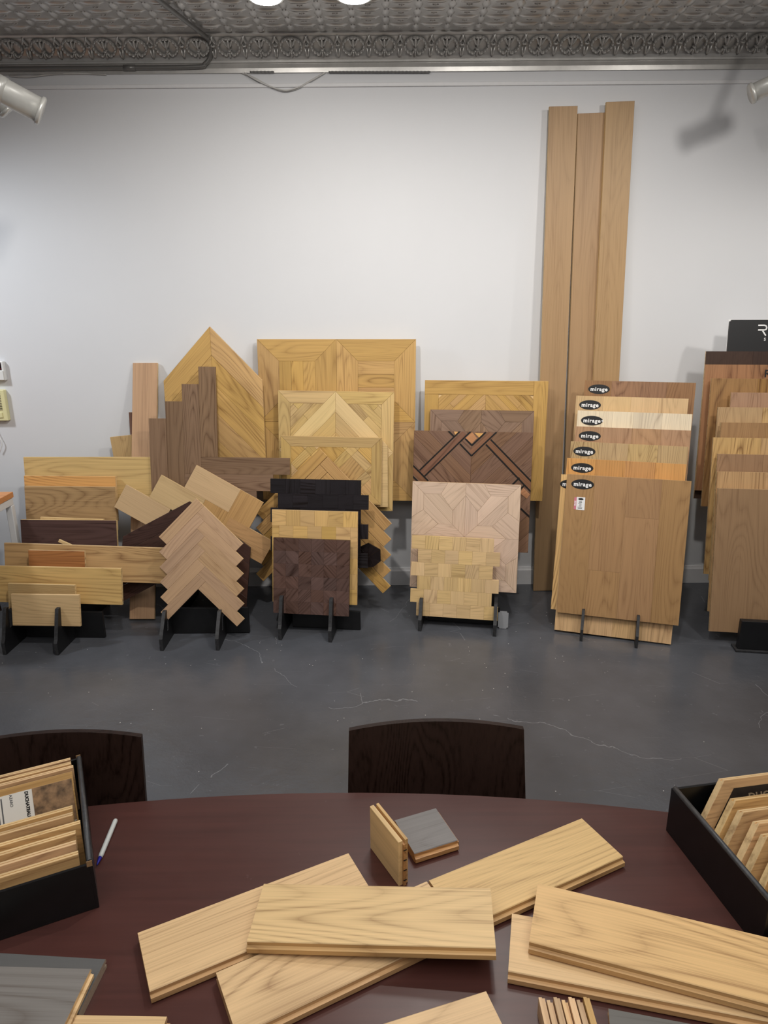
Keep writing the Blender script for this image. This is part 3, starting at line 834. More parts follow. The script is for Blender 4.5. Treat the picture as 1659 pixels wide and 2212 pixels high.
mboard(.145, 11.5, (272, 668), (1097, 713), (198, 144, 82), 'bright orange oak board with oval badge', 4, (376, 738), con=.34)
mboard(.195, 11, (298, 553), (1112, 592), (186, 156, 106), 'greyish yellow oak board with oval badge behind the orange board', 4, (391, 624), con=.42, rings=18)
mboard(.245, 10.5, (330, 450), (1130, 480), (178, 138, 102), 'pinkish brown oak board with oval badge beneath the cream board', 4, (428, 517), con=.28)
root, B = mboard(.295, 10, (345, 340), (1138, 367), (222, 206, 176), 'cream white oak board with a chipped oval badge', 4, (443, 411), con=.22)
x, y = local(B, r7(443, 411)); link('badge_chip', prism([(.046, 0), (.058, .006), (.058, -.005)], .0013, .0017), WHITEINK, parent=root, ml=Matrix.Translation((x, y, .0002)))
mboard(.345, 9.5, (335, 238), (1112, 260), (208, 174, 128), 'pale beige oak board with oval badge behind the cream board', 4, (430, 303), con=.24)
mboard(.40, 9, (395, 133), (1163, 150), (146, 106, 70), 'brown oak board with oval badge, at the very back of its rack', 4, (492, 194), con=.34)

# ---- rack 6: boards cut off by the frame
def rboard(t, lean, TL, BL, rgb, label, w=.62, con=.32, n=3, h=None, off=0.0, var=.14):
    pl = plane(6, t, lean); a = pl.ab(TL)
    if BL is not None: h = a.y - pl.ab(BL).y
    B = Board(); B.pl = pl; B.th = .014; B.rot = 0; B.w = w; B.h = h; B.g = 6
    B.mid = Vector((a.x+w/2, a.y-h)); B.M = pl.frame(B.mid.x, B.mid.y, 0)
    SLOTS[6].append((slot_for(6, pl.world(B.mid.x, B.mid.y)), pl.world(B.mid.x, B.mid.y).z, pl.lean, .014))
    root = root_of('sample_board', label, B); backing(root, B)
    planks_v(root, B, n, wood('plank_%d_%d_%d' % rgb, rgb, con, var))
    return root, B
rboard(.08, 12, r7(1315, 878), r7(1235, 1865), (158, 124, 86), 'smooth taupe oak board standing behind the black block', .70, .18, 2)
rboard(.13, 11.5, r7(1308, 762), r7(1228, 1728), (192, 152, 100), 'wavy-grained light oak board directly behind the taupe board', .70, .36)
rboard(.18, 11, r7(1312, 640), None, (150, 116, 86), 'narrow mauve-brown oak board above the wavy-grained one', .66, .3, h=.66)
rboard(.23, 10.5, r7(1283, 527), r7(1215, 1470), (194, 156, 98), 'straw coloured oak board with strong streaks', .70, .48)
rboard(.28, 10, r8(795, 1268), None, (160, 122, 78), 'mid brown oak board between the streaky and the pale straight-grained ones', .66, .3, h=.70)
rboard(.33, 9.5, r8(762, 1102), None, (188, 154, 108), 'pale beige straight-grained oak board with thin dark lines', .66, .36, h=.72)
rboard(.38, 9, r8(903, 943), None, (166, 128, 94), 'dusty rose-brown oak board set in from its neighbours', .60, .28, h=.72)
rboard(.43, 8.5, r8(690, 790), r8(590, 2180), (152, 112, 56), 'olive brown oak board with a bright cut edge', .70, .45, 3)
root, B = rboard(.48, 8, r8(622, 640), r8(528, 2008), (152, 106, 62), 'reddish oak board with a black printed letter', .72, .42, 3)
x, y = local(B, r8(1296, 742))
lt = text_mesh('R', .055, .0008); lt.materials.append(BLACKINK)
link('lettering', lt, parent=root, ml=Matrix.Translation((x, y, .0012)))
rboard(.52, 7.5, r8(632, 497), None, (62, 44, 36), 'dark umber board behind the reddish oak board', .72, .25, 3, h=.80)
pl = plane(6, .56, 7); a = pl.ab(r8(888, 155)); a2 = pl.ab(r8(860, 490))
B = Board(); B.pl = pl; B.th = .012; B.rot = 0; B.w = .62; B.h = a.y-a2.y+.5; B.g = 6
B.mid = Vector(((a.x+a2.x)/2+.31, a.y-B.h)); B.M = pl.frame(B.mid.x, B.mid.y, 0)
SLOTS[6].append((slot_for(6, pl.world(B.mid.x, B.mid.y)), pl.world(B.mid.x, B.mid.y).z, pl.lean, .012))
root = tag(empty('header_sign', B.M), 'black header sign with white line lettering above dark umber board', 'sign')
bm = bmesh.new(); prism_into(bm, rect(-B.w/2, 0, B.w/2, B.h), -.012, 0)
bmesh.ops.bevel(bm, geom=[e for e in bm.edges if abs((e.verts[0].co-e.verts[1].co).z) > .01 and e.verts[0].co.y > .1], offset=.008, segments=3, affect='EDGES')
link('sign_panel', mesh_bm(bm), flat('black_sign', (30, 30, 32), .45), parent=root)
link('white_rim', box(-B.w/2-.003, B.h-.20, -.0135, B.w/2, B.h+.003, -.0121), WHITEINK, parent=root)
RP = [[(1200, 214), (1262, 214), (1282, 222), (1288, 240), (1282, 258), (1264, 266), (1197, 266)], [(1240, 268), (1275, 324)]]
bm = bmesh.new()
for pts in RP:
    P = [Vector(local(B, r8(*p))) for p in pts]
    for a_, b_ in zip(P, P[1:]):
        d = (b_-a_).normalized(); n_ = Vector((-d.y, d.x))*.0034; a2_, b2_ = a_-d*.0015, b_+d*.0015
        prism_into(bm, [tuple(a2_-n_), tuple(b2_-n_), tuple(b2_+n_), tuple(a2_+n_)], .0002, .0009)
link('lettering', mesh_bm(bm), WHITEINK, parent=root)
x, y = local(B, r8(1267, 368)); tm = text_mesh('S', .021, .0004); tm.materials.append(WHITEINK)
link('lettering', tm, parent=root, ml=Matrix.Translation((x, y, .0006)))

# ---- three tall planks on the wall
def tall(px, t, label, lean=1.6):
    pl = Pl((1.0, 3.962), 0, lean, t); TL, TR, BL = px
    B = Board(); B.pl = pl; B.th = .018
    a, b, c_ = pl.ab(TL), pl.ab(TR), pl.ab(BL)
    d = a-c_; B.rot = -math.atan2(d.x, d.y); B.w = .143; B.h = d.length
    B.mid = c_ + Vector((math.cos(B.rot), math.sin(B.rot)))*(B.w/2); B.M = pl.frame(B.mid.x, B.mid.y, B.rot)
    z = (pl.world(B.mid.x, B.mid.y)).z - abs(math.sin(B.rot))*B.w/2 - .002
    e = z/math.cos(pl.lean); B.mid = B.mid - Vector((-math.sin(B.rot), math.cos(B.rot)))*e; B.h += e
    B.M = pl.frame(B.mid.x, B.mid.y, B.rot)
    o = slab('tall_plank', label, B, wood('tall_oak', (172, 138, 98), .2, .06, 7, rw=.5), grain='v')
tall(((1187, 230), (1246, 230), (1152, 1284)), 0, 'tall oak plank with ripple figure, first of the three beside golden panel')
tall(((1248.5, 245), (1303, 245), (1212, 1250)), .024, 'tall oak plank set back between two taller planks')
tall(((1310, 220), (1368, 220), (1262, 1250)), 0, 'tallest oak plank, standing nearest the board with badges')

# ------------------------------------------------------------------ black slotted racks
def rack(g, finx, label, d0=0.0, width=.018, tooth=.10):
    o, y = GR[g]; u = Vector((math.cos(R_(y)), math.sin(R_(y)), 0)); nh = Vector((-math.sin(R_(y)), math.cos(R_(y)), 0))
    M = Matrix(((u.x, nh.x, 0, o[0]), (u.y, nh.y, 0, o[1]), (0, 0, 1, 0), (0, 0, 0, 1)))
    root = tag(empty('display_rack', M), label, 'rack', 'black slotted racks')
    S = sorted(SLOTS[g]); prof = [(d0, .0005), (d0, .065)]
    # front tooth before the first slot
    for i, (d, z, a, th) in enumerate(S):
        ta = math.tan(a); fl = max(z-.004-th*math.sin(a), .004)
        mg = .004 if a > R_(5) else .026
        f0 = d-mg; f1 = d+th/math.cos(a)+mg
        if i == 0:
            zt = z+tooth; prof.append((d0+.012, .082)); prof.append((max(d0+.016, f0+ta*tooth-.022), zt)); prof.append((f0+ta*tooth, zt))
        prof.append((f0+ta*(fl-z), fl)); prof.append((f1+ta*(fl-z), fl))
        if i+1 < len(S):
            d2, z2, a2, th2 = S[i+1]; zt = max(z, z2)+.05
            while zt > min(z, z2)+.005:
                l = f1+ta*(zt-z); r = d2-(.004 if a2 > R_(5) else .026)+math.tan(a2)*(zt-z2)
                if r-l > .005: break
                zt -= .004
            if r-l > .004: prof.append((l, zt)); prof.append((r, zt))
        else:
            zt = z+.04; prof.append((f1+ta*.04, zt)); prof.append((f1+ta*.04+.010, zt)); prof.append((f1+ta*.04+.010, .0005))
    # keep the outline simple: drop points that step backwards
    pr = [prof[0]]
    for p in prof[1:]:
        if p[0] >= pr[-1][0]-.05: pr.append(p)
    dmax = max(p[0] for p in pr)
    for x in finx:
        bm = bmesh.new(); prism_into(bm, pr, -width/2, width/2, 0.0, 1)
        bm.normal_update()
        for f in bm.faces: f.material_index = 0 if abs(f.normal.z) > .9 else 1
        me = mesh_bm(bm)
        link('fin', me, [BLACK, BLACKEDGE], parent=root, ml=Matrix(((0, 0, 1, x), (1, 0, 0, 0), (0, 1, 0, 0), (0, 0, 0, 1))))
    return root
def finx(g, pts):
    o, y = GR[g]; u = Vector((math.cos(R_(y)), math.sin(R_(y)), 0))
    return [u.dot(at_z(p[0], p[1], 0)-Vector((o[0], o[1], 0))) for p in pts]
def crossbar(root, x0, x1, d, z0, z1):
    link('crossbar', box(x0, d, z0, x1, d+.015, z1, .002), BLACK, parent=root)
RK = {}
RK[1] = rack(1, finx(1, [(10, 1415), (123, 1416)]), 'black slotted rack holding planks laid lengthwise beside the desk')
RK[2] = rack(2, finx(2, [(350, 1406), (470, 1406)]), 'black slotted rack under the pinkish herringbone panel')
RK[3] = rack(3, finx(3, [(605, 1383), (713, 1388)]), 'black slotted rack under the dark brown parquet board')
RK[4] = rack(4, finx(4, [(907, 1362), (1068, 1377)]), 'black slotted rack under the light stepped parquet board')
RK[5] = rack(5, finx(5, [(1255, 1385), (1374, 1401)]), 'black slotted rack under the boards with oval badges', width=.014, tooth=.035)
RK[6] = rack(6, [.08, .45], 'black rack with a block in front of the taupe board', d0=.02)
# front block of rack 6
o6, y6 = GR[6]
pa, pb = at_z(1589, 1409, 0), at_z(1592, 1402, .012)
inv6 = RK[6].matrix_basis.inverted()
x0 = (inv6 @ pa).x; yy = (inv6 @ pa).y
link('base_plate', box(x0, yy, 0.001, x0+.5, yy+.075, .012, .002), BLACKEDGE, parent=RK[6])
link('front_block', box(x0+.012, yy+.012, .012, x0+.48, yy+.045, .165, .002), BLACK, parent=RK[6])
crossbar(RK[2], -.16, .27, .19, .004, .15)
crossbar(RK[1], -.12, .30, .19, .004, .15)
crossbar(RK[3], -.10, .27, .15, .004, .11)
crossbar(RK[4], -.17, .22, .13, .004, .11)
crossbar(RK[5], -.12, .16, .125, .012, .08)

# small grey plastic plate beside rack 4
pl = Pl((at_z(1075, 1358, 0).x, at_z(1075, 1358, 0).y), -10, 8)
a, b = pl.ab((1078, 1323)), pl.ab((1093, 1359))
bm = bmesh.new(); prism_into(bm, rect(-.028, .002, .026, .098), -.004, 0)
bmesh.ops.bevel(bm, geom=[e for e in bm.edges if abs((e.verts[0].co-e.verts[1].co).z) > .003], offset=.008, segments=3, affect='EDGES')
tag(link('plastic_plate', mesh_bm(bm), flat('grey_plastic', (150, 152, 156), .4), mw=pl.frame(.028, 0)), 'small rounded grey plastic plate behind the fin of the light parquet rack', 'plate')

# ------------------------------------------------------------------ desk corner at the left, wall devices
c0 = at_z(28, 1062, .72)
DK = tag(empty('side_desk', Matrix.Translation((c0.x, c0.y, 0))), 'white framed desk corner with an orange wooden top', 'desk')
DK_Y = -.62
link('desk_top', box(-1.0, DK_Y, .69, 0, 0, .72, .002), wood('desk_orange', (206, 138, 72), .2, .05), parent=DK)
WF = flat('white_desk_metal', (224, 226, 228), .4)
link('frame_rail', box(-.035, DK_Y+.01, .65, -.004, -.004, .689, .003), WF, parent=DK)
link('frame_rail', box(-.99, -.035, .65, -.036, -.004, .689, .003), WF, parent=DK)
for (x, y) in ((-.036, -.036), (-.036, DK_Y+.006), (-.99, -.036), (-.99, DK_Y+.006)):
    link('leg', box(x, y, 0, x+.034, y+.034, .649, .003), WF, parent=DK)
pl = Pl((c0.x-.2, c0.y-.24), -22, 12)
B = Board(); B.pl = pl; B.th = .016; B.rot = R_(24); B.w = .34; B.h = .42; B.mid = Vector((.02, .08)); B.M = pl.frame(.02, .08, B.rot)
slab('leaning_offcut', 'dark brown board leaning askew beneath the white framed desk', B, wood('brown_offcut', (104, 74, 48), .3, .05), grain='v', edge=wood('chocolate_edge', (52, 34, 28)))
def wall_box(name, label, x0p, y0p, x1p, y1p, d, mat, cat):
    a, b = at_y(x0p, y0p, WALL_Y-d), at_y(x1p, y1p, WALL_Y-d)
    r = tag(empty(name, Matrix.Translation(((a.x+b.x)/2, WALL_Y, b.z))), label, cat)
    w, h = (b.x-a.x)/2, a.z-b.z
    link('housing', box(-w, -d, 0, w, -.0005, h, .004), mat, parent=r)
    return r, w, h
CRM = flat('cream_plastic', (226, 220, 170), .45); WPL = flat('white_plastic', (228, 228, 226), .45)
r, w, h = wall_box('thermostat', 'white wall thermostat with a dark display above the cream intercom', -48, 781, 12, 822, .028, WPL, 'thermostat')
link('display', box(-w+.008, -.0295, h*.55, w-.012, -.0275, h-.006), flat('dark_display', (26, 14, 18), .25), parent=r)
link('red_line', box(-w+.012, -.0305, h*.60, w-.014, -.0296, h*.62), flat('red_mark', (150, 30, 40), .4), parent=r)
link('flap', box(-w+.003, -.033, .003, w-.005, -.0281, h*.52, .002), WPL, parent=r)
r, w, h = wall_box('intercom', 'cream plastic wall intercom with speaker slots and a button', -62, 843, 18, 909, .032, CRM, 'intercom')
for k in range(11):
    link('slot', box(-.06, -.0335, h-.022-k*.0092, w-.022, -.0321, h-.0185-k*.0092), flat('slot_dark', (60, 56, 44), .7), parent=r)
link('button', box(w-.05, -.037, .018, w-.026, -.0322, .048, .002), CRM, parent=r)
a = at_y(2, 940, WALL_Y-.01); b = at_y(2, 976, WALL_Y-.012); o_ = Vector(r.matrix_basis.translation)
link('cord', tube([p-o_ for p in spline([(a.x-.03, WALL_Y-.012, at_y(0, 908, WALL_Y).z+.004), (a.x-.02, WALL_Y-.012, a.z+.03), (a.x-.012, WALL_Y-.014, a.z), (a.x+.001, WALL_Y-.016, (a.z+b.z)/2), (b.x-.006, WALL_Y-.014, b.z)])], .0028, 8), WPL, parent=r)

# ------------------------------------------------------------------ conduit, cables, lamps near the ceiling
zp = at_y(250, 147, WALL_Y-.03).z; xb = at_y(455, 110, WALL_Y-.07).x
pts = [(XL+.02, WALL_Y-.032, zp), (-2.0, WALL_Y-.032, zp), (-1.4, WALL_Y-.032, zp), (xb-.10, WALL_Y-.032, zp+.002), (xb-.04, WALL_Y-.036, zp+.014), (xb-.006, WALL_Y-.046, zp+.05),
       (xb, WALL_Y-.075, zp+.095), (xb, WALL_Y-.125, CEIL_Z-.026), (xb-.02, WALL_Y-.20, CEIL_Z-.024), (xb-.13, WALL_Y-.75, CEIL_Z-.024), (xb-.2, WALL_Y-1.3, CEIL_Z-.024)]
PIPE = flat('grey_conduit', (120, 119, 117), .4, metal=.5)
pr = tag(empty('conduit_pipe', Matrix.Translation((xb, WALL_Y, zp))), 'grey conduit pipe bending from ceiling along the tin cornice', 'pipe')
off = Vector((xb, WALL_Y, zp))
link('pipe', tube([Vector(p)-off for p in spline(pts, 8)], .0105, 10), PIPE, parent=pr)
for (x, y, z) in ((xb-.42, WALL_Y-.032, zp),):
    link('coupling', tube([Vector((x-.03, y, z))-off, Vector((x+.03, y, z))-off], .0135, 10), PIPE, parent=pr)
def cable(name, label, pxs, r=.0035, mat=WPL, y=WALL_Y-.01):
    P = [at_y(px, py, y-.006*(i % 2)) for i, (px, py) in enumerate(pxs)]
    tag(link(name, tube(spline(P, 8), r, 8), mat), label, 'cable')
GCAB = flat('pale_cable', (200, 199, 196), .5)
cable('hanging_cable', 'white cable loop sagging below the tin cornice', [(520, 156), (548, 168), (580, 185), (612, 196), (640, 192), (665, 178), (702, 157)], .004, GCAB)
cable('hanging_cable', 'second thinner white cable hanging inside the sagging loop', [(528, 157), (556, 174), (590, 189), (620, 195), (650, 186)], .003, GCAB, WALL_Y-.02)
cable('wall_cable', 'thin pale cable drooping slightly below cornice by the big spotlight', [(20, 164), (60, 166), (110, 161), (160, 158), (230, 161)], .003, GCAB)
for x0, x1, nm in ((540, 592, 'left'), (710, 930, 'right')):
    P = [at_y(x, 155.5, WALL_Y-.02) for x in range(x0, x1+1, 4)]
    rr_ = [.003 if i % 2 else .0048 for i in range(len(P))]
    tag(link('corrugated_cable', tube(P, rr_, 8), flat('dark_flex', (112, 111, 110), .5, metal=.2)),
        'short ribbed grey flex at the lower edge of the tin cornice' if nm == 'left' else 'long ribbed grey flex along lower edge of the tin cornice', 'cable')
# flush ceiling lamps
LENS = flat('lit_lens', (255, 250, 240), .4, emit=((1, .96, .9), 14.0))
for i, (px, py, rad) in enumerate(((574, 1, .070), (765, -2, .074))):
    c = at_z(px, py, CEIL_Z-.055)
    r = tag(empty('ceiling_lamp', Matrix.Translation((c.x, c.y, CEIL_Z))), 'round silver ceiling lamp with lit lens, the one by the conduit' if i == 0 else 'round silver ceiling lamp with lit lens, further from the conduit', 'ceiling lamp', 'lit ceiling lamps')
    link('housing', tube([(0, 0, 0), (0, 0, -.03), (0, 0, -.048)], [rad*.8, rad, rad*1.08], 24), STEEL, parent=r)
    link('lens', tube([(0, 0, -.0485), (0, 0, -.054)], [rad*.95, rad*.85], 24), LENS, parent=r)
# track heads at both sides
def head(name, label, c, d, L, rad, mount):
    d = Vector(d).normalized(); c = Vector(c)
    r = tag(empty(name, Matrix.Translation(c)), label, 'spotlight')
    z0 = Vector((0, 0, 0))
    link('lamp_barrel', tube([-d*L, -d*L*.97, -d*L*.9, -d*.012], [rad*.55, rad*.8, rad, rad], 28), STEEL, parent=r)
    link('trim_ring', tube([-d*.012, -d*.010, z0, d*.004, d*.001, -d*.02], [rad, rad*1.16, rad*1.16, rad*1.05, rad*.9, rad*.85], 28), STEEL, parent=r)
    m = Vector(mount)-c
    link('stem', tube([m, m*.5 - d*L*.25, -d*L*.5], .012, 10), STEEL, parent=r)
    link('collar', tube([-d*L*.5-d*.02, -d*L*.5+d*.02], rad*1.05, 24), STEEL, parent=r)
    return r
e = at_y(90, 241, 3.05)
head('spotlight', 'large silver cylinder spotlight pointing across the wall above wall devices', e, (.80, .35, -.42), .30, .046, (e.x-.26, e.y-.06, CEIL_Z))
e = at_y(28, 233, 3.2)
head('spotlight', 'smaller silver spotlight tucked behind the large cylinder spotlight', at_y(18, 240, 3.25), (.55, .3, -.7), .16, .034, (e.x-.16, e.y, CEIL_Z))
e = at_y(1622, 203, 3.55)
head('spotlight', 'small silver spotlight by the end of tin cornice above black header sign', e, (-.85, .2, -.35), .2, .038, (e.x+.22, e.y, CEIL_Z))

# ------------------------------------------------------------------ meeting table
TZ = .74
def table_outline():
    far, near = [], []
    n = 28
    for i in range(n+1):
        x = -1.15+2.2*i/n
        y = 1.231 - .145*(x+.07)**2 - .012*x
        far.append((x, y)); near.append((x, 1.30-(y-.0)+.02))
    pts = near + far[::-1]
    return pts
MAH = NT('mahogany_table_top')
tc = MAH.n('ShaderNodeTexCoord'); P0 = tc.outputs['Object']
gn = MAH.noise(MAH.vmul(P0, (3, 60, 60)), 1, 4, .6)
c = MAH.ramp(gn, [(.3, lin((70, 41, 37))), (.7, lin((82, 48, 43)))])
sm = MAH.math('GREATER_THAN', MAH.noise(P0, 22.0, 5.0, .75), .70)
c = MAH.mix(MAH.math('MULTIPLY', sm, .10), c, lin((150, 130, 126)))
MAH.l(c, MAH.b.inputs['Base Color']); MAH.b.inputs['Specular IOR Level'].default_value = .5
MAH.l(MAH.math('ADD', MAH.math('MULTIPLY', MAH.noise(P0, 7.0, 4.0, .7), .16), .26), MAH.b.inputs['Roughness'])
MATS['mahogany_table_top'] = MAH.m
TB = tag(empty('meeting_table', Matrix.Translation((-.05, .65, 0))), 'dark mahogany table with a gently curved edge, covered with flooring samples', 'table')
out = [(x+.05, y-.65) for x, y in table_outline()]
link('table_top', prism(out, TZ-.03, TZ, .002), MAH.m, parent=TB)
link('apron', prism([(x*.86, y*.80) for x, y in out], TZ-.10, TZ-.0305), MAH.m, parent=TB)
for sx in (-.30, .50):
    link('pedestal', box(sx-.05, -.25, .04, sx+.05, .25, TZ-.101, .005), MAH.m, parent=TB)
    link('foot', box(sx-.06, -.36, 0, sx+.06, .36, .0395, .005), MAH.m, parent=TB)

# ------------------------------------------------------------------ chairs
CHW = wood('wenge_chair', (42, 27, 22), .8, .1, rough=.38, gain=1.0, spec=.25)
CHM = flat('chrome_chair_leg', (150, 150, 152), .25, metal=.9)
def chair(label, c, yaw):
    r = tag(empty('dining_chair', Matrix.Translation(c) @ RZ(yaw)), label, 'chair', 'dark wooden chairs around the table')
    bm = bmesh.new(); n, m = 14, 6; W2, th = .186, .012
    grid = {}
    for side in (0, 1):
        for i in range(n+1):
            for j in range(m+1):
                s = i/n*2-1; zf = j/m
                wd = W2*(1.045-.045*zf)
                z = .50+(.835-.50)*zf + (.007*(1-s*s) if j == m else 0)
                y = -.02 - .022*s*s + .085*zf + side*th
                grid[side, i, j] = bm.verts.new((s*wd, y, z))
    for i in range(n):
        for j in range(m):
            for sd in (0, 1):
                v = (grid[sd, i, j], grid[sd, i+1, j], grid[sd, i+1, j+1], grid[sd, i, j+1]); bm.faces.new(v if sd == 0 else v[::-1]).smooth = True
    for i in range(n):
        for j in (0, m): bm.faces.new((grid[0, i, j], grid[1, i, j], grid[1, i+1, j], grid[0, i+1, j]))
    for j in range(m):
        for i in (0, n): bm.faces.new((grid[0, i, j], grid[0, i, j+1], grid[1, i, j+1], grid[1, i, j]))
    bmesh.ops.transform(bm, matrix=Matrix.Rotation(math.pi/2, 4, 'Y'), verts=bm.verts)      # grain (local x) runs upright
    me = mesh_bm(bm); me.set_sharp_from_angle(angle=R_(35))
    link('backrest', me, CHW, parent=r, ml=Matrix.Rotation(-math.pi/2, 4, 'Y'))
    bm = bmesh.new(); prism_into(bm, [(-.20, -.44), (.20, -.44), (.19, -.05), (-.19, -.05)], .435, .455, .004)
    link('seat', mesh_bm(bm), CHW, parent=r)
    for sx in (-1, 1):
        link('leg', tube([(sx*.19, -.40, .002), (sx*.175, -.36, .434)], .011, 10), CHM, parent=r)
        link('leg', tube([(sx*.19, .02, .003), (sx*.165, -.06, .43), (sx*.16, -.015, .52), (sx*.16, .018, .60)], .011, 10), CHM, parent=r)
    return r
cc_ = at_z(941, 1560, .838)
chair('dark wooden chair pushed up to the table with nothing in front of its back', Vector((cc_.x, cc_.y-.068, 0)), 0)
ca = at_z(303, 1592, .835)
chair('dark wooden chair partly hidden behind the black box of samples', Vector((ca.x-.186+.006, ca.y-.058+.0, 0)), R_(4.5))

# ------------------------------------------------------------------ things on the table
TOAK = wood('table_oak', (210, 176, 126), .32, .05, 15, fib=1.8, gain=1.1)
TEDGE = wood('table_oak_edge', (196, 154, 100), .3, .05, 6)
GREYW = wood('grey_stain', (122, 118, 114), .22, .06, 10, fib=2.0)
def tg_plank(name, label, M, L, w, th, mat, edge=TEDGE, group='loose flooring planks on the table', cat='wood plank', endt=True):
    """tongue-and-groove plank, origin at the centre of its underside, x along its length"""
    bm = bmesh.new(); g = .006
    prof = [(-w/2, 0), (w/2, 0), (w/2, th*.30), (w/2-g, th*.34), (w/2-g, th*.58), (w/2, th*.62), (w/2, th-.0012), (w/2-.0012, th), (-w/2+.0012, th), (-w/2, th-.0012),
            (-w/2, th*.62), (-w/2-g, th*.57), (-w/2-g, th*.14), (-w/2, th*.10)]
    n = len(prof)
    A = [bm.verts.new((-L/2, y, z)) for y, z in prof]; C_ = [bm.verts.new((L/2, y, z)) for y, z in prof]
    for i in range(n):
        j = (i+1) % n; f = bm.faces.new((A[i], A[j], C_[j], C_[i])); f.material_index = 0 if i in (7, 8, 6) else 1
    for ring in (A[::-1], C_):
        f = bm.faces.new(ring); f.material_index = 1
    if endt:
        prism_into(bm, rect(L/2+.0001, -w/2+.004, L/2+.005, w/2-.004), th*.15, th*.55)
        for f in bm.faces:
            if min(v.co.x for v in f.verts) > L/2-1e-6: f.material_index = 1
    o = link(name, mesh_bm(bm), [mat, edge], mw=M)
    return tag(o, label, cat, group)
def flatM(p, d, up=Vector((0, 0, 1))):
    d = Vector(d).normalized(); y = up.cross(d).normalized(); z = d.cross(y)
    return Matrix(((d.x, y.x, z.x, p.x), (d.y, y.y, z.y, p.y), (d.z, y.z, z.z, p.z), (0, 0, 0, 1)))
TH = .019
def lay(name, label, far0, far1, near, z, mat=TOAK, L=None, w=None, tilt=0.0, **k):
    """top face: far long edge far0->far1 (pixels), a pixel on the near edge; z of underside"""
    th = k.pop('th', TH)
    a, b, c_ = at_z(*far0, z+th), at_z(*far1, z+th), at_z(*near, z+th)
    d = (b-a); 
    if L is None: L = d.length
    d.normalize(); n_ = Vector((0, 0, 1)).cross(d); w = w or abs((c_-a).dot(n_))
    p = a + d*(L/2) - n_*(w/2); p.z = z
    if tilt:
        q_ = Vector((d.x*math.cos(tilt), d.y*math.cos(tilt), math.sin(tilt)))
        M = flatM(p + Vector((0, 0, math.sin(tilt)*L/2)), q_)
    else: M = flatM(p, d)
    return tg_plank(name, label, M, L, w, th, mat, **k)
Z0 = TZ+.0005
lay('oak_plank', 'oak plank lying slantwise under the end of the crossing plank, nearest the pen', (297, 2014), (752, 1842), (346, 2136), Z0, w=.112, endt=False)
lay('oak_plank', 'oak plank slanting under the middle of the crossing plank, butted to another', (466, 2100), (921, 1903), (584, 2200), Z0, w=.109, endt=False)
lay('oak_plank', 'oak plank with flecked figure pointing at the right-hand sample box', (926, 1901), (1256, 1767), (1362, 1848), Z0, w=.109, mat=wood('fleck_oak', (206, 170, 114), .32, .05, 18, fib=1.6, gain=1.1), endt=False)
lay('oak_plank', 'oak plank with arched grain crossing on top of the slanting planks', (571, 1908), (1067, 1934), (539, 2037), TZ+TH+.0015, L=.376, w=.112, tilt=R_(2.3), endt=False)
lay('oak_plank', 'oak plank mostly covered by the wide plank resting on it', (1106, 1972), (1640, 2066), (1083, 2097), Z0+.0, w=.106, L=.52, endt=False)
lay('oak_plank', 'long reddish-grained oak plank on top, running out past the sample box', (1162, 1907), (1659, 2024), (1115, 2067), TZ+TH+.0015, w=.118, L=.55, mat=wood('red_oak_plank', (212, 172, 116), .32, .05, 12, fib=1.4, gain=1.1), endt=False)
lay('oak_offcut', 'small oak offcut next to the two grey planks', (156, 2191), (330, 2194), (60, 2330), Z0, w=.11, L=.134)
lay('oak_offcut', 'small oak offcut whose corner shows before the crossing planks', (760, 2232), (920, 2181), (936, 2212), Z0, w=.1, L=.2, endt=False)
# grey planks at the corner
lay('grey_plank', 'dark grey stained plank beneath another grey plank', (-90, 2052), (215, 2070), (168, 2182), Z0, w=.086, L=.235, mat=wood('grey_dark', (92, 92, 92), .2, .05), edge=wood('grey_edge', (156, 138, 118), .2, .05), endt=False, th=.016)
lay('grey_plank', 'light grey stained plank with a pale tongue, on top of a darker one', (-110, 2083), (170, 2091), (111, 2210), TZ+.0175, w=.094, L=.215, mat=GREYW, edge=PLY, th=.014)
# standing sample and grey square sample
p0, p1 = at_z(800, 1832, TZ), at_z(861, 1915, TZ)
d = (p1-p0); Ls = d.length; d.normalize(); hh = .092
M = Matrix.Translation((p0+p1)/2) ; zz = Vector((0, 0, 1)); nrm_ = d.cross(zz)
Mst = Matrix(((d.x, zz.x, nrm_.x, (p0.x+p1.x)/2), (d.y, zz.y, nrm_.y, (p0.y+p1.y)/2), (d.z, zz.z, nrm_.z, TZ+.0006), (0, 0, 0, 1)))
so = tag(empty('standing_sample', Mst), 'small pale wood flooring sample standing upright on its edge', 'wood sample')
BIR = wood('birch_back', (220, 186, 128), .15, .05, 5)
link('face', prism(rect(-Ls/2, 0, Ls/2, hh), -.008, 0, .0008), BIR, parent=so)
link('core', prism(rect(-Ls/2, 0, Ls/2+.004, hh-.006), -.013, -.0081), wood('raw_oak_end', (176, 126, 72), .4, .05, 20), parent=so)
link('wear_layer', prism(rect(-Ls/2, 0, Ls/2, hh), -.0185, -.0131, .0005), wood('sample_oak', (200, 160, 104), .3, .05), parent=so)
for k in range(4):
    link('saw_kerf', box(-.0008, -.0008, 0, .0008, .0008, .006), BLACKINK, parent=so, ml=Matrix.Translation((Ls/2+.0043, .012+k*.021, -.0135)))
lay('grey_sample', 'square grey stained flooring sample lying flat behind the standing sample', (852, 1771), (940.8, 1745), (909, 1855), Z0, mat=wood('sample_grey', (124, 120, 118), .25, .05, 8, fib=2), edge=wood('raw_oak_side', (190, 140, 80), .4, .05, 20), group=None, cat='wood sample', endt=True, w=.093)
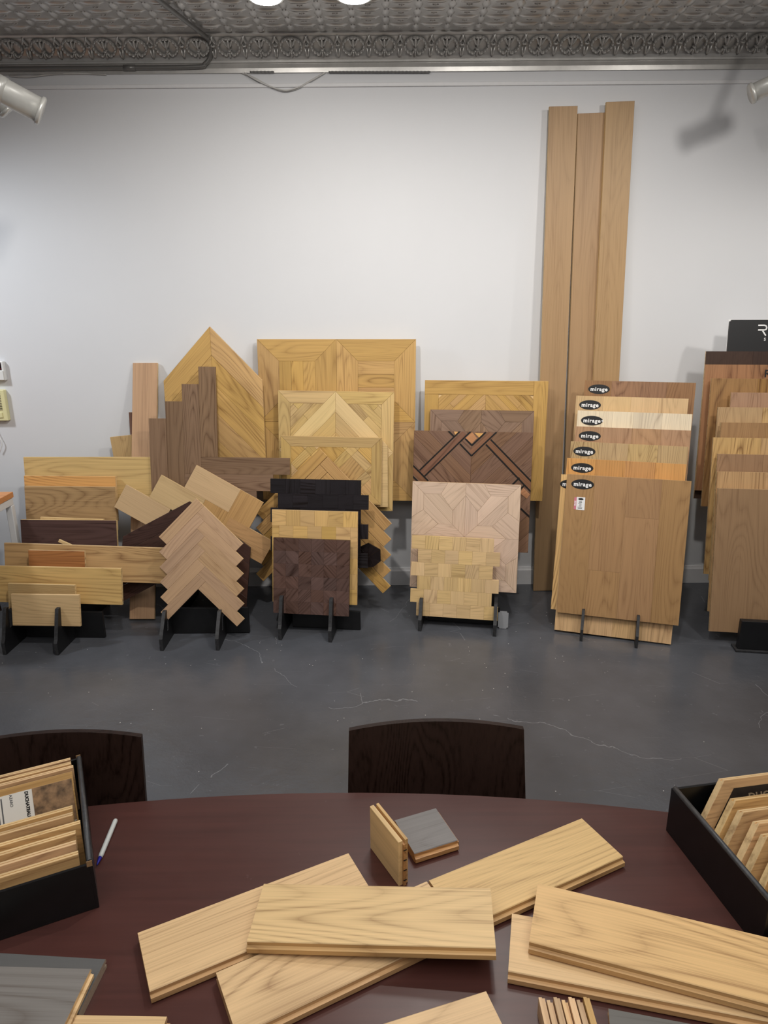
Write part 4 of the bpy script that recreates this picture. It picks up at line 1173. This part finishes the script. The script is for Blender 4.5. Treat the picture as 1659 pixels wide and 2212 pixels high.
# pen
a, b = at_z(250, 1771, TZ+.006), at_z(211, 1865, TZ+.005)
pm = tag(empty('ballpoint_pen', Matrix.Translation(b)), 'white ballpoint pen with a blue tip lying beside the sample box', 'pen')
d = (a-b); e_ = d.normalized()
link('barrel', tube([e_*.014, e_*.020, d*.97, d], [.0035, .0045, .0045, .0035], 14), flat('pen_white', (206, 210, 208), .35), parent=pm)
link('tip', tube([e_*-.004, e_*.004, e_*.0139], [.0008, .0022, .0034], 12), flat('pen_blue', (28, 30, 150), .35), parent=pm)

# ---- cartons of samples
CARD = flat('black_carton', (16, 16, 18), .35, nz=.2); KRAFT = flat('kraft_edge', (150, 118, 82), .8, nz=.2, nscale=200)
def carton(name, label, corner, dx, dy, lx, ly, h):
    """corner on the table; dx, dy horizontal unit directions; open box"""
    dx, dy = Vector(dx), Vector(dy)
    M = Matrix(((dx.x, dy.x, 0, corner.x), (dx.y, dy.y, 0, corner.y), (0, 0, 1, TZ+.0005), (0, 0, 0, 1)))
    r = tag(empty(name, M), label, 'carton', 'open black cartons of flooring samples')
    tk = .005
    for nm, q in (('bottom', (0, 0, 0, lx, ly, tk)), ('side_wall', (0, 0, tk+.0001, tk, ly, h)), ('side_wall', (lx-tk, 0, tk+.0001, lx, ly, h)),
                  ('end_wall', (tk+.0001, 0, tk+.0001, lx-tk-.0001, tk, h)), ('end_wall', (tk+.0001, ly-tk, tk+.0001, lx-tk-.0001, ly, h))):
        link(nm, box(*q), CARD, parent=r)
    RIM = flat('carton_rim', (62, 63, 66), .4, nz=.3, nscale=120)
    for xx in (.004, lx-.004):
        link('folded_rim', tube([(xx, .004, h+.002), (xx, ly-.004, h+.002)], .0048, 8), RIM, parent=r)
    for yy in (.0005, ly-.0005):
        link('raw_edge', box(lx-.009, yy-.0006, h-.004, lx-.0005, yy+.0006, h+.0064), KRAFT, parent=r)
    return r, M
SG = 'flooring samples standing in the open cartons'
ORD = ['first', 'second', 'third', 'fourth', 'fifth', 'sixth', 'seventh', 'eighth', 'ninth', 'tenth', 'eleventh']
def samples(M, rows, lab, rnd, skew=0.0):
    """rows: (y, x0, length, height, thickness, lean, mat)"""
    for (y, x0, L, h, th, ln, mat, label) in rows:
        a = R_(ln)
        F = Matrix(((1, 0, 0, x0), (0, math.sin(a), -math.cos(a), y), (0, math.cos(a), math.sin(a), .0062+th*math.sin(a)), (0, 0, 0, 1)))
        # local: x along length, y up the face, z towards the viewer (front)
        sk = lambda x, hh_: [(0, 0), (x, 0), (x, hh_), (skew*hh_, hh_)]
        bm = bmesh.new(); prism_into(bm, sk(L, h), -th*.35, 0, .0005, 1); prism_into(bm, sk(L-.002, h-.003), -th*.62, -th*.3501, 0, 1); prism_into(bm, sk(L, h-.001), -th, -th*.6201, 0, 1)
        o = link('flooring_sample', mesh_bm(bm), [mat, PLY], mw=M @ F)
        tag(o, label, 'wood sample', SG)
        yield o
S1 = wood('sample_a', (204, 160, 104), .35, .2, 16, fib=1.5)
# left carton
zt = TZ+.09
fr, bk = at_z(208, 1960, TZ), at_z(175, 1636, zt); fl_ = at_z(0, 1917, zt); ft = at_z(200, 1866, zt)
dy = (Vector((bk.x, bk.y, 0))-Vector((ft.x, ft.y, 0))); LY = dy.length; dy.normalize(); dx = Vector((-dy.y, dy.x, 0))
# x axis points along -dx (to the left); use the far-left corner as origin so axes stay right-handed
LX = .36
org = Vector((ft.x, ft.y, 0)) + dx*LX
_, ML = carton('sample_carton', 'open black carton of flooring samples beside the white pen', org, -dx, dy, LX, LY, .09)
rn = random.Random(5)
rows = []
for i, y in enumerate((.010, .036, .062, .089, .116, .140, .196, .262, .276, .290)):
    lab = 'oak flooring sample with a printed paper label and photo, in the carton beside the pen' if i == 6 else \
        '%s striped oak sample behind the front wall of the carton beside the pen' % ORD[i]
    rows.append((y, .010, LX-.022-rn.uniform(0, .012), (.088+rn.uniform(-.003, .003)) if i < 6 else (.108 if i == 6 else .096), .0135 if i < 6 else .010,
                 9 if i < 6 else (29 if i == 6 else 2), S1, lab))
objs = list(samples(ML, rows, '', rn))
# paper label on the sample that faces the viewer
lb = objs[6]; Lx = rows[6][2]; hh = rows[6][3]
PAPER = flat('label_paper', (226, 222, 214), .6)
lp = link('paper_label', prism(rect(Lx-.215, .018, Lx-.003, hh-.012), .0002, .0006), PAPER, parent=lb)
link('dark_strip', prism(rect(Lx-.215, .018, Lx-.072, .027), .0007, .0009), BLACKINK, parent=lp)
ph = link('photo_print', prism(rect(Lx-.072, .020, Lx-.003, hh-.012), .0007, .0010), flat('sepia_print', (138, 108, 78), .5, nz=.75, nscale=45), parent=lp)
tm = text_mesh('DUCHATEAU', .0076, .0004); tm.materials.append(BLACKINK)
link('lettering', tm, parent=lp, ml=Matrix.Translation((Lx-.082, .0710, .0008)) @ RZ(-math.pi/2))
tm = text_mesh('AZARO', .0065, .0001); tm.materials.append(flat('grey_print', (90, 90, 92)))
link('lettering', tm, parent=lp, ml=Matrix.Translation((Lx-.108, hh-.024, .0008)) @ RZ(-math.pi/2))
bm = bmesh.new()
for k in range(13):
    x = Lx-.125-k*.0062; box_into(bm, x, .032, .0007, x+.0022, hh-.016-rn.uniform(0, .004), .0009)
link('print_lines', mesh_bm(bm), MATS['grey_print'], parent=lp)
# right carton
zt2 = TZ+.095
b0 = at_z(1439, 1792, TZ); t0 = at_z(1450, 1704, zt2); n0 = at_z(1659, 1952, zt2)
dn = Vector((n0.x-t0.x, n0.y-t0.y, 0)); dn.normalize()       # runs towards the viewer
dxr = Vector((-dn.y, dn.x, 0)); LX2, LY2 = .36, .268
orgn = Vector((b0.x*.5+t0.x*.5, b0.y*.5+t0.y*.5, 0)) + dn*LY2
_, MR = carton('sample_carton', 'open black carton of flooring samples past the flecked oak plank', orgn, dxr, -dn, LX2, LY2, .095)
rows = []
for i, y in enumerate((.020, .050, .080, .110, .140, .170, .204)):
    lab = 'mitred oak flooring sample with a dark lettered label, at the back of its carton' if i == 6 else \
        '%s mitre-cut oak sample counting from the front wall of the carton past the flecked plank' % ORD[i]
    rows.append((y, .010+(.0, .008, .003, .010, .002, .008, .0)[i], LX2-.04, .098+(i == 6)*.014, .016, 22, S1, lab))
objs = list(samples(MR, rows, '', rn, skew=.72))
lb = objs[6]; hh = rows[6][3]; Lx = rows[6][2]
lp = link('dark_label', prism([(.050, .030), (Lx-.01, .030), (Lx-.01, hh-.016), (.050+.72*(hh-.046), hh-.016)], .0002, .0006), flat('dark_label_print', (44, 36, 30), .5, nz=.3), parent=lb)
tm = text_mesh('DUCHATEAU', .020, .0004, align='LEFT'); tm.materials.append(flat('tan_print', (150, 130, 104), .6))
link('lettering', tm, parent=lp, ml=Matrix.Translation((.125, hh-.036, .0008)))
# small stack of sample strips and a grey sheet by the lower edge
d_ = (at_z(1215, 2300, TZ)-at_z(1180, 2150, TZ)); d_.z = 0; d_.normalize()
base = at_z(1170, 2155, TZ+.03); side = Vector((0, 0, 1)).cross(d_)
for k in range(7):
    p = base + d_*.07 + side*(k*.0105); 
    M = Matrix(((d_.x, 0, -side.x*-1, p.x), (d_.y, 0, side.y, p.y), (0, 1, 0, TZ+.0006), (0, 0, 0, 1)))
    M = Matrix(((d_.x, side.x, 0, p.x), (d_.y, side.y, 0, p.y), (0, 0, 1, TZ+.0006), (0, 0, 0, 1)))
    bm = bmesh.new(); box_into(bm, -.07+.004*(k % 2), -.0045, 0, .07, .0002, .030); box_into(bm, -.07+.004*(k % 2), .0003, 0, .07, .0045, .028-.003*(k % 2))
    tag(link('flooring_sample', mesh_bm(bm), wood('strip_oak', (206, 166, 110), .3, .35, 10), mw=M), '%s thin oak strip standing on edge, counted towards the grey sheet under the stacked planks' % ORD[6-k], 'wood sample', 'sample strips standing on edge in a row')
lay('grey_sheet', 'grey stained sample lying partly under the lower stacked plank', (1314, 2177), (1560, 2223), (1310, 2330), Z0, mat=wood('grey_dark2', (104, 102, 98), .15, .05), w=.10, L=.24, endt=False, group=None, th=.012, cat='wood sample')
